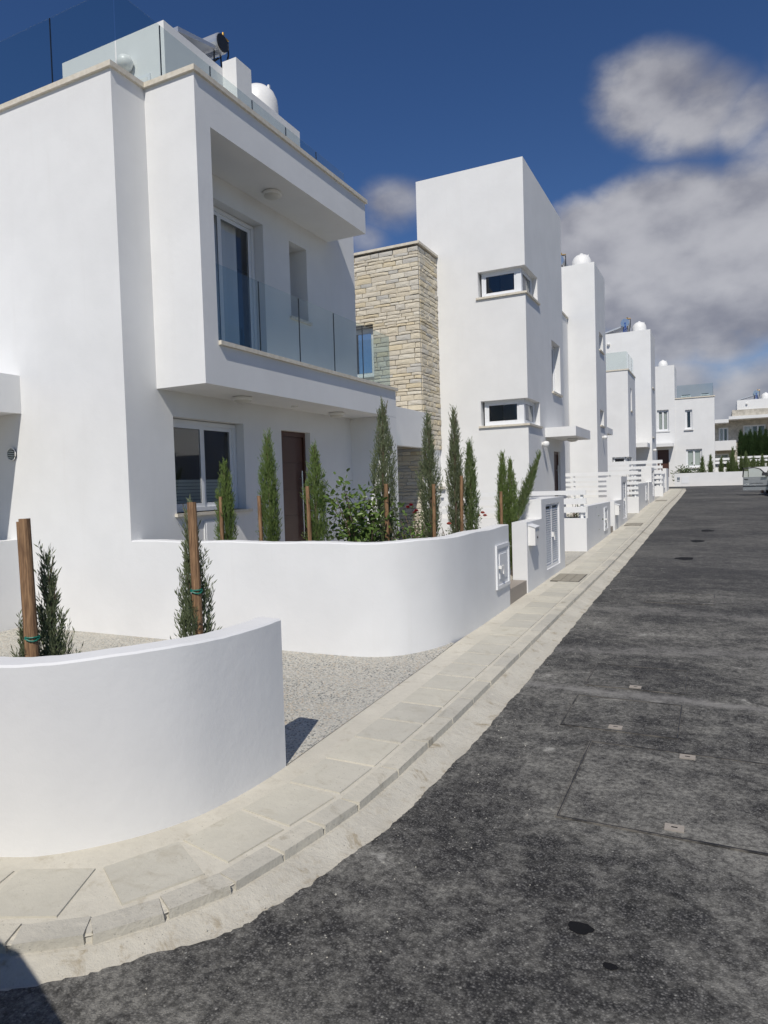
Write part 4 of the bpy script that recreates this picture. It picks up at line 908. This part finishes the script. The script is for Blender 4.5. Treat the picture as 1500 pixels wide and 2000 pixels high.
stake(-3.70, 2.72, -.2, 1.45, .032, 'rear wooden stake of the pair at the left frame edge', (-.055, .01))
cypress('cypress_tree', -3.90, 2.80, -.2, 1.05, .10, 3, 'wispy low cypress cut by the left frame edge', CG, 'cypress_grey', .5, .7, (.02, 0), .95, .3)
def yard(px_label, x, y, ztip, rad, seed, mat='cypress_leaf', wispy=.25, dens=1., lean=(0, 0), z0=.12): return cypress('cypress_tree', x, y, z0, ztip - z0, rad * 1.12, seed, px_label, CG, mat, wispy, dens * 1.05, lean, peak=.60)
yard('short green cypress in front of the sliding window, leftmost behind the long wall', -5.76, 7.1, 2.05, .15, 11, 'cypress_bright', .1, 1.5)
stake(-5.74, 6.98, .1, 1.52, .024, 'stake at the short cypress by the sliding window')
yard('slender green cypress between the sliding window and the brown door', -5.06, 7.1, 2.40, .165, 12, 'cypress_bright', .1, 1.4)
stake(-5.10, 6.97, .1, 1.52, .024, 'stake at the cypress left of the brown door', (-.03, 0))
yard('green cypress standing before the brown door handle', -4.38, 7.1, 2.22, .18, 13, 'cypress_bright', .15, 1.4)
stake(-4.38, 6.96, .1, 1.62, .024, 'stake at the cypress before the brown door', (-.03, 0))
yard('tallest broad grey-green cypress at the balcony end', -3.75, 7.72, 2.80, .21, 14, 'cypress_grey', .45, 1.35)
stake(-3.68, 7.60, .1, 1.62, .027, 'stake at the tallest cypress by the balcony end', (.01, 0))
yard('tall grey-green cypress in front of the stone block', -3.35, 8.23, 2.63, .155, 15, 'cypress_grey', .4, 1.35)
stake(-3.28, 8.15, .1, 1.60, .024, 'stake at the cypress before the stone block', (.02, 0))
yard('tall slim cypress in front of the white tower corner', -3.2, 8.80, 2.76, .145, 16, 'cypress_grey', .45, 1.3)
stake(-3.12, 8.74, .1, 1.70, .024, 'stake between the two cypresses before the white tower', (.03, 0))
yard('shorter slim cypress right beside the tall one before the white tower', -3.1, 9.12, 2.27, .125, 17, 'cypress_leaf', .2, 1.3)
yard('twin-topped cypress behind the nearest gate pillar, left stem', -3.12, 10.80, 2.17, .12, 18, 'cypress_bright', .25, 1.3)
yard('twin-topped cypress behind the nearest gate pillar, right stem', -3.0, 10.85, 2.05, .12, 19, 'cypress_bright', .25, 1.3, z0=0)
cypress('cypress_tree', -2.98, 11.0, .9, 1.22, .085, 20, 'leaning cypress branch rising right of the nearest gate pillar top', CG, 'cypress_leaf', .2, 1.5, (.22, .9))
stake(-3.1, 10.62, .1, 1.45, .024, 'stake in the twin-topped cypress by the gate pillar')
def bush(name, x, y, z0, w_, h, seed, label, cat, mat, leaf=.05, n=420, stems=9, flowers=None, fmat=None, group=None):
    r = random.Random(seed); t = thing(name, label, cat, (x, y, z0), group); st = MB(); mb = MB(); fl = []
    for i in range(stems):
        a = r.uniform(0, 6.283); k = r.uniform(.3, 1); tip = Vector((x + math.cos(a) * w_ * k, y + math.sin(a) * w_ * k * .8, z0 + h * r.uniform(.55, 1)))
        b = Vector((x, y, z0)); mid = b.lerp(tip, .5) + Vector((r.uniform(-.06, .06), r.uniform(-.06, .06), .08)); pts = [b, mid, tip]; st.tube(pts, [.012, .008, .004], 5); fl.append(tip)
        for j in range(n // stems):
            f = r.uniform(.25, 1.02); p = (b.lerp(mid, f * 2) if f < .5 else mid.lerp(tip, f * 2 - 1)); off = Vector((r.gauss(0, 1), r.gauss(0, 1), r.gauss(0, .8))) * leaf * 1.7; p = p + off
            d = Vector((r.uniform(-1, 1), r.uniform(-1, 1), r.uniform(-.3, .9))).normalized(); nn_ = Vector((r.uniform(-1, 1), r.uniform(-1, 1), r.uniform(.2, 1)))
            s = d.cross(nn_).normalized(); L = leaf * r.uniform(.7, 1.3); W_ = L * .26; up_ = s.cross(d) * L * .08; i0 = len(mb.v)
            mb.v += [tuple(p), tuple(p + d * L * .35 + s * W_ + up_), tuple(p + d * L * .72 + s * W_ * .8 + up_), tuple(p + d * L), tuple(p + d * L * .72 - s * W_ * .8 + up_), tuple(p + d * L * .35 - s * W_ + up_)]
            mb.f += [(i0, i0 + 1, i0 + 2, i0 + 3), (i0, i0 + 3, i0 + 4, i0 + 5)]; mb.m += [0, 0]
    put('stems', st, 'bark', t); put('foliage', mb, mat, t)
    if flowers:
        for p in (flowers if isinstance(flowers, list) else [r.choice(fl) for _ in range(flowers)]):
            p = Vector(p); m = MB()
            for q in range(16):
                a = q * 2.4; el = .25 + q * .07; d = Vector((math.cos(a) * math.cos(el), math.sin(a) * math.cos(el), math.sin(el))); s = d.cross(Vector((0, 0, 1))).normalized(); L = .042
                m.quad(p, p + d * L * .7 + s * L * .5, p + d * L, p + d * L * .7 - s * L * .5)
            put('bloom', m, fmat, t)
bush('citrus_tree', -4.05, 7.72, .15, .58, 1.55, 31, 'glossy leafy citrus shrub between the brown door and the tallest cypress', 'shrub', 'citrus_leaf', .075, 1500, 16)
stake(-4.22, 7.6, .1, 1.33, .024, 'short stake in the citrus shrub')
bush('citrus_tree', -3.45, 7.75, .15, .30, 1.1, 35, 'low leafy shrub right of the tallest cypress foot', 'shrub', 'citrus_leaf', .06, 420, 9)
bush('rose_bush', -3.75, 8.85, .15, .28, 1.1, 32, 'rose bush with dark red blooms before the shaded stone wall', 'rose bush', 'rose_leaf', .042, 420, 10, [(-3.87, 8.8, 1.30), (-3.79, 8.8, 1.22), (-3.83, 8.84, 1.19), (-3.92, 8.8, 1.27)], 'rose_red', 'roses in the gardens')
bush('rose_bush', -3.25, 9.75, .15, .16, .98, 33, 'rose bush with salmon blooms right of the slim cypresses', 'rose bush', 'rose_leaf', .038, 150, 8, [(-3.18, 9.7, 1.10), (-3.12, 9.72, 1.14), (-3.24, 9.72, 1.05), (-3.08, 9.7, 1.1)], 'rose_salmon', 'roses in the gardens')
bush('rose_bush', -3.18, 8.45, .15, .14, .95, 34, 'sparse small rose bush left of the slim cypress foot', 'rose bush', 'rose_leaf', .036, 90, 6, [(-3.16, 8.4, 1.06)], 'rose_salmon', 'roses in the gardens')
bush('rose_bush', -2.98, 27.3, .5, .25, 1.25, 36, 'pale rose bush peeping over the second short wall', 'rose bush', 'rose_leaf', .05, 90, 8, 5, 'rose_white', 'roses in the gardens')
for k, (x, y, h) in enumerate(((-2.98, 16.3, 1.05), (-2.92, 17.3, .98))): bush('garden_plant', x, y, .15, .12, h, 40 + k, ['upright green plant over the first short pavement wall, nearer the fence', 'upright green plant over the first short pavement wall, farther from the fence'][k], 'plant', 'rose_leaf', .06, 220, 12, group='plants over the first short wall')
FG = 'small cypresses at the head of the road'
for k, (x, y, zt, lab) in enumerate(((-.95, 56, 3.05, 'small cypress before the right ground window of the far house'), (-.40, 56, 3.1, 'slim cypress by the right corner of the far house'), (.30, 56.5, 2.9, 'small cypress first right of the far house corner'), (.75, 56.5, 2.6, 'shortest cypress second right of the far house corner'), (1.05, 56.3, 3.6, 'tall yellowish cypress third right of the far house corner'), (1.32, 57, 2.5, 'short cypress beside the tall yellowish one'), (1.62, 56.6, 2.95, 'thin cypress just left of the wide one'), (1.9, 56.2, 3.2, 'wide cypress just left of the car door'))):
    cypress('cypress_tree', x, y, 1.1, zt - 1.1, .12 if k not in (4, 7) else .2, 60 + k, lab, FG, 'cypress_leaf', .05, .8, (0, 0), 2.2)
bush('low_shrub', -2.1, 55.5, 1.0, .75, 1.25, 71, 'low spreading shrubs behind the far wall under the left window', 'shrub', 'rose_leaf', .15, 900, 22)
bush('low_shrub', -1.2, 55.6, 1.0, .4, 1.15, 72, 'small green shrub behind the far wall under the right window', 'shrub', 'rose_leaf', .14, 420, 14)
hz = [(1.95, 5.45), (2.3, 5.2), (2.65, 5.5), (3.05, 5.35), (3.4, 5.55), (3.85, 5.5), (4.25, 5.3), (4.7, 5.5)]
for k, (x, zt) in enumerate(hz):
    cypress('hedge_cypress', x, 68 + .1 * (k % 2), 2.4, zt - 2.4, .38, 80 + k, ['first', 'second', 'third', 'fourth', 'fifth', 'sixth', 'seventh', 'eighth'][k] + ' dark cypress from the left in the tall far hedge', 'dark cypresses of the far hedge', 'hedge_leaf', .0, .9, (0, 0), 2.8, .02)
for k, (x, zt) in enumerate(((2.25, 2.75), (2.55, 2.95), (2.85, 2.65), (3.15, 3.1), (3.6, 2.8))):
    cypress('cypress_tree', x, 60, 1.1, zt - 1.1, .17, 95 + k, ['first', 'second', 'third', 'fourth', 'fifth'][k] + ' small cypress from the left above the open car door', 'small cypresses above the car', 'cypress_leaf', .1, .7, (0, 0), 2.4)

# ------------------------------------------------------------------ covers, drains, stains on the road
def access_cover(x0, x1, y0, y1, label, blocks=(), gap=.009):
    t = thing('access_cover', label, 'access cover', (x0, y0, gz(y0) - .078), 'asphalt filled access covers in the road')
    def fl(mb, a, b, c, d, dz):
        mb.quad((a, c, gz(c) + dz), (b, c, gz(c) + dz), (b, d, gz(d) + dz), (a, d, gz(d) + dz)); return mb
    put('cover_fill', fl(MB(), x0, x1, y0, y1, -.0735), 'asphalt_fill', t)
    rim = MB(); e = gap
    for (a, b, c, d) in ((x0 - e, x0 + e, y0 - e, y1 + e), (x1 - e, x1 + e, y0 - e, y1 + e), (x0 + e, x1 - e, y0 - e, y0 + e), (x0 + e, x1 - e, y1 - e, y1 + e)):
        lo = [(a, c, gz(c) - .078), (b, c, gz(c) - .078), (b, d, gz(d) - .078), (a, d, gz(d) - .078)]; rim.hexa(lo, [(p, q, z + .0085) for p, q, z in lo])
    put('rim', rim, 'cover_edge', t)
    gp = MB(); e2 = .003
    for (a, b, c, d) in ((x0 - e2, x0 + e2, y0, y1), (x1 - e2, x1 + e2, y0, y1), (x0, x1, y0 - e2, y0 + e2), (x0, x1, y1 - e2, y1 + e2)): fl(gp, a, b, c, d, -.0685)
    put('joint', gp, 'black_rubber', t)
    for (bx, by) in blocks:
        b_ = put('lifting_block', MB().box(bx - .05, bx + .05, by - .035, by + .035, gz(by) - .078, gz(by) - .066), 'lifting_block', t)
        put('lifting_slot', MB().box(bx - .016, bx + .016, by - .006, by + .006, gz(by) - .066, gz(by) - .0655), 'oil', b_)
access_cover(-.85, .95, 3.90, 5.09, 'largest asphalt-filled cover nearest the camera with two lifting blocks', [(-.23, 4.0), (-.20, 5.03)])
access_cover(-1.12, -.28, 5.35, 6.09, 'middle asphalt-filled cover just before the pale dust streak', [(-.72, 5.42)], .007)
access_cover(-1.11, -.27, 6.40, 7.12, 'asphalt-filled cover just beyond the pale dust streak', [(-.68, 6.46)], .007)
access_cover(-.95, -.05, 10.5, 11.3, 'farthest asphalt-filled cover up the road', [], .008)
def blob(name, x, y, rx, ry, mat, label, cat, seed, dz=-.075, group=None):
    r = random.Random(seed); m = MB(); n = 28; pts = []
    ph = [r.uniform(0, 6.28) for _ in range(4)]
    for i in range(n):
        a = 6.2832 * i / n; k = 1 + .07 * math.sin(3 * a + ph[0]) + .05 * math.sin(5 * a + ph[1]) + .04 * math.sin(9 * a + ph[2]); pts.append((x + rx * k * math.cos(a), y + ry * k * math.sin(a)))
    m.v = [(p, q, gz(q) + dz) for p, q in pts]; m.f = [tuple(range(n))]; m.m = [0]
    o = put(name, m, mat); tag(o, label, cat, group)
for k, (x, y, rx, ry, lab) in enumerate(((-.555, 2.965, .055, .040, 'larger black tar spot near the bottom of the road'), (-.405, 2.775, .030, .020, 'smaller black tar spot below the larger one'), (-.62, 15.4, .18, .22, 'dark tar patch up the road, nearest of the far group'), (-.45, 18.6, .16, .26, 'dark tar patch up the road, middle of the far group'), (-.25, 21.2, .17, .3, 'dark tar patch up the road, farthest of the far group'))): blob('tar_spot', x, y, rx, ry, 'oil', lab, 'tar spot', 200 + k, group='tar spots on the road')
for k, (y, lab) in enumerate(((12.0, 'metal drain cover in the pavement by the nearest gate pillar'), (22.3, 'metal drain cover in the pavement by the middle gate pillar'), (34, 'metal drain cover in the pavement by the farthest gate pillar'))):
    t = thing('drain_cover', lab, 'drain cover', (-2.33, y, gz(y)), 'drain covers in the pavement'); z = gz(y)
    def sl(a, b, c, d, e0, e1): return MB().hexa([(a, c, gz(c) + e0), (b, c, gz(c) + e0), (b, d, gz(d) + e0), (a, d, gz(d) + e0)], [(a, c, gz(c) + e1), (b, c, gz(c) + e1), (b, d, gz(d) + e1), (a, d, gz(d) + e1)])
    put('cover_frame', sl(-2.56, -2.08, y - .42, y + .42, .0, .008), 'cover_edge', t)
    for i in range(4):
        for j in range(3): put('cover_plate', sl(-2.545 + j * .153, -2.545 + j * .153 + .145, y - .40 + i * .201, y - .40 + i * .201 + .19, .008, .013), 'drain_metal', t)

# ------------------------------------------------------------------ car with its driver's door open, and the driver
CX, CY = 2.28, 38.3; CZ = gz(CY) - .078
def car(cx, cy, cz, label, open_door=True):
    """right flank on the plane x = cx, nose towards -y"""
    t = thing('parked_car', label, 'car', (cx, cy, cz)); mb = MB()
    W_ = 1.75; prof = [(-.95, .30), (-1.0, .55), (-.92, .72), (-.1, .90), (.02, .93), (.75, 1.38), (1.0, 1.44), (1.9, 1.46), (2.6, 1.36), (3.05, .98), (3.15, .9), (3.2, .5), (3.1, .28)]
    def ring(x, inset): return [(x, cy + a, cz + b) for a, b in prof]
    secs = []
    for f, ins in ((0, .16), (.06, .04), (.14, 0), (.86, 0), (.94, .04), (1, .16)):
        secs.append([(cx + W_ * f + (0 if b < 1 else (W_ * (.5 - f)) * .16), cy + a * (1 - .03 * (ins > .1)) + .04 * (ins > .1), cz + b - ins * .25 * (b > .8)) for a, b in prof])
    n = len(prof); mb.v = [p for s_ in secs for p in s_]
    for i in range(len(secs) - 1):
        for k in range(n): mb.f.append((i * n + k, i * n + (k + 1) % n, (i + 1) * n + (k + 1) % n, (i + 1) * n + k)); mb.m.append(0)
    mb.f += [tuple(range(n))[::-1], tuple((len(secs) - 1) * n + k for k in range(n))]; mb.m += [0, 0]
    put('body', mb, 'car_paint', t, fix=True)
    for sx, x in ((0, cx - .008), (1, cx + W_ + .008)):
        for (ya, yb) in ((.45, 1.28), (1.38, 2.2)):
            ins = .12 * (1 if sx == 0 else -1); m = MB().quad((x + ins * .1, cy + ya + (-.25 if ya < 1 else 0), cz + .93), (x + ins * .1, cy + yb, cz + .93), (x + ins * 1.1, cy + yb, cz + 1.34), (x + ins * 1.1, cy + ya + (.33 if ya < 1 else 0), cz + 1.34)); put('side_window', m, 'car_black', t)
    put('windscreen', MB().quad((cx + .2, cy + .06, cz + .965), (cx + W_ - .2, cy + .06, cz + .965), (cx + W_ - .3, cy + .70, cz + 1.37), (cx + .3, cy + .70, cz + 1.37)), 'car_glass', t)
    for xx in (cx + .18, cx + W_ - .18): put('headlight', MB().box(xx - .14, xx + .14, cy - 1.02, cy - .9, cz + .58, cz + .72), 'lamp_glass', t)
    put('grille', MB().box(cx + .5, cx + W_ - .5, cy - 1.015, cy - .97, cz + .42, cz + .56), 'car_black', t)
    for xx in (cx + .1, cx + W_ - .1):
        for yy in (-.35, 2.35):
            wh = put('wheel', MB().tube([(xx - .1, cy + yy, cz + .30), (xx + .1, cy + yy, cz + .30)], .30, 24), 'tyre', t); put('rim', MB().tube([(xx - .107, cy + yy, cz + .30), (xx + .107, cy + yy, cz + .30)], .19, 18), 'steel', wh)
    if open_door:
        hx, hy = cx - .01, cy + .18; L = 1.1
        def D(u, z, s=0): return (hx - u * L, hy + .06 * u + s, cz + z)      # door standing square to the car, outer face to -y
        lower = [(0, .27), (1, .27), (1, .62), (1, .93), (0, .93)]
        d = put('open_door', MB().hexa([D(u, z, .075) for u, z in lower][::-1], [D(u, z, 0) for u, z in lower][::-1]), 'car_paint', t)
        put('door_moulding', MB().hexa([D(u, z, -.001) for u, z in ((0, .45), (1, .45), (1, .50), (0, .50))], [D(u, z, -.018) for u, z in ((0, .45), (1, .45), (1, .50), (0, .50))]), 'car_black', d)
        fr = MB()
        for a, b in (((1, .93), (.97, 1.36)), ((.97, 1.36), (.55, 1.40)), ((.55, 1.40), (.32, 1.32)), ((.32, 1.32), (.0, .95))):
            fr.tube([D(a[0], a[1], .04), D(b[0], b[1], .04)], .028, 8)
        put('window_frame', fr, 'car_black', d)
        put('door_glass', MB().quad(D(.98, .93, .04), D(.02, .93, .04), D(.32, 1.31, .04), D(.55, 1.39, .04)).tri(D(.98, .93, .04), D(.55, 1.39, .04), D(.96, 1.35, .04)), 'car_glass', d)
        put('wing_mirror', MB().hexa([D(.02, .98, -.16), D(.26, .98, -.18), D(.26, .98, -.02), D(.02, .98, -.02)], [D(.05, 1.14, -.15), D(.24, 1.14, -.16), D(.24, 1.14, -.03), D(.05, 1.14, -.03)]), 'car_black', d)
        put('door_handle', MB().hexa([D(.95, .80, -.001), D(.80, .80, -.001), D(.80, .84, -.001), D(.95, .84, -.001)], [D(.95, .80, -.03), D(.80, .80, -.03), D(.80, .84, -.03), D(.95, .84, -.03)]), 'car_black', d)
        lt = MB(); rr = random.Random(3)                      # faded dark script on the door panel
        for i in range(11):
            u = .74 - i * .05; lt.hexa([D(u, .585, -.001), D(u - .03, .585, -.001), D(u - .03 - .008, .585 + rr.uniform(.03, .06), -.001), D(u - .008, .585 + rr.uniform(.03, .06), -.001)], [D(u, .585, -.003), D(u - .03, .585, -.003), D(u - .038, .62, -.003), D(u - .008, .62, -.003)])
        put('door_script', lt, 'car_black', d)
    return t
car(CX, CY, CZ, 'silver car at the right frame edge with its driver door wide open')
shadow_car = car(-1.50, -1.13, gz(-.5) - .078, 'unseen tall grey car left of the camera, added to cast a shadow on the kerb', False); shadow_car.rotation_euler.z = R(90); shadow_car.scale.z = 1.25  # out-of-view stand-in, added and stretched upward to shape the corner shadow
gr = random.Random(77); mb = MB()
for i in range(260):
    y = gr.uniform(1.6, 14) ** 1.0 if i % 3 else gr.uniform(2.2, 6); x = interp(y, EY, EX) + abs(gr.gauss(0, .5)) * (1 if gr.random() < .8 else -.3) - .05; sz_ = gr.uniform(.002, .0055) * (1.6 if gr.random() < .06 else 1)
    z = gz(y) - .077; a = gr.uniform(0, 3); p = [(x + sz_ * math.cos(a + k * 2.094), y + sz_ * math.sin(a + k * 2.094), z) for k in range(3)]; t_ = (x, y, z + sz_ * 1.1)
    mb.tri(p[0], p[1], t_).tri(p[1], p[2], t_).tri(p[2], p[0], t_)
o = put('road_grit', mb, 'mortar'); o['kind'] = 'stuff'; o['label'] = 'loose pale grit along the asphalt edge'; o['category'] = 'grit'
# driver: seated sideways, feet on the road below the open door
def person(px_, py_, z):
    t = thing('person', 'person in grey top stepping out behind the open car door, feet on asphalt', 'person', (px_, py_, z))
    V_ = []; E2 = []; Rr = []
    def add(p, r, par=None):
        V_.append(p); Rr.append(r); i = len(V_) - 1
        if par is not None: E2.append((par, i))
        return i
    X, Y, Z = px_, py_, z
    hip = add((X + .35, Y, Z + .52), (.15, .12)); wa = add((X + .36, Y, Z + .72), (.135, .10), hip); ch = add((X + .35, Y, Z + .92), (.16, .11), wa); nk = add((X + .33, Y, Z + 1.08), (.055, .055), ch); hd = add((X + .31, Y, Z + 1.17), (.085, .095), nk); ht = add((X + .31, Y, Z + 1.28), (.075, .085), hd)
    for s in (-1, 1):
        h = add((X + .28, Y + s * .10, Z + .50), (.085, .085), hip); k = add((X - .08, Y + s * .16, Z + .50), (.062, .062), h); c_ = add((X - .10, Y + s * .16, Z + .27), (.052, .052), k); a = add((X - .08, Y + s * .16, Z + .075), (.038, .038), c_); f = add((X - .22, Y + s * .18, Z + .035), (.042, .034), a)
        sh_ = add((X + .34, Y + s * .20, Z + .98), (.058, .058), ch); el = add((X + .24, Y + s * .26, Z + .76), (.043, .043), sh_); wr = add((X + .02, Y + s * .20, Z + .64), (.030, .030), el)
        pa = add((X - .05, Y + s * .19, Z + .62), (.034, .022), wr)
        for q in range(4): f1 = add((X - .10 - .008 * (1.5 - abs(q - 1.5)), Y + s * .19 + (q - 1.5) * .02, Z + .612), (.009, .009), pa); add((X - .135, Y + s * .19 + (q - 1.5) * .02, Z + .588), (.008, .008), f1)
        add((X - .07, Y + s * .15, Z + .60), (.010, .010), pa)
    me = bpy.data.meshes.new('body'); me.from_pydata(V_, E2, []); o = link('body', me, t)
    md = o.modifiers.new('skin', 'SKIN'); me.skin_vertices.new() if not me.skin_vertices else None
    for i, r_ in enumerate(Rr): me.skin_vertices[0].data[i].radius = r_
    me.skin_vertices[0].data[0].use_root = True
    o.modifiers.new('sub', 'SUBSURF').levels = 1; o.modifiers['sub'].render_levels = 2
    g_ = G('person_cloth'); sz = g_.n('ShaderNodeSeparateXYZ'); g_.l(g_.pos(), sz.inputs[0]); zz = g_.m('SUBTRACT', sz.outputs[2], Z)
    c = g_.mix(g_.mr(zz, .11, .12, 0, 1, False), (.6, .57, .5), (.22, .11, .06)); c = g_.mix(g_.mr(zz, .60, .61, 0, 1, False), c, (.16, .165, .18)); c = g_.mix(g_.mr(zz, 1.05, 1.06, 0, 1, False), c, (.42, .24, .16)); g_.out(c, .8)
    me.materials.append(MAT['person_cloth'])
    put('hair', MB().lathe((X + .32, Y, Z + 1.22), [(.09, 0), (.098, .06), (.07, .13), (.02, .155)], 16), 'hair_dark', t, smooth=True)
    fm = MB()
    for s in (-1, 1): fm.lathe((X + .225, Y + s * .035, Z + 1.225), [(.004, -.01), (.011, 0), (.004, .01)], 8)
    put('eyes', fm, 'hair_dark', t); put('nose', MB().hexa([(X + .23, Y - .016, Z + 1.17), (X + .195, Y, Z + 1.17), (X + .23, Y + .016, Z + 1.17)], [(X + .228, Y - .008, Z + 1.225), (X + .218, Y, Z + 1.225), (X + .228, Y + .008, Z + 1.225)]), 'skin', t)
person(CX - .14, CY + .75, CZ)

# ------------------------------------------------------------------ render settings
S.render.engine = 'CYCLES'
S.cycles.max_bounces = 8; S.cycles.diffuse_bounces = 3; S.cycles.glossy_bounces = 4; S.cycles.transparent_max_bounces = 16
S.cycles.use_denoising = True
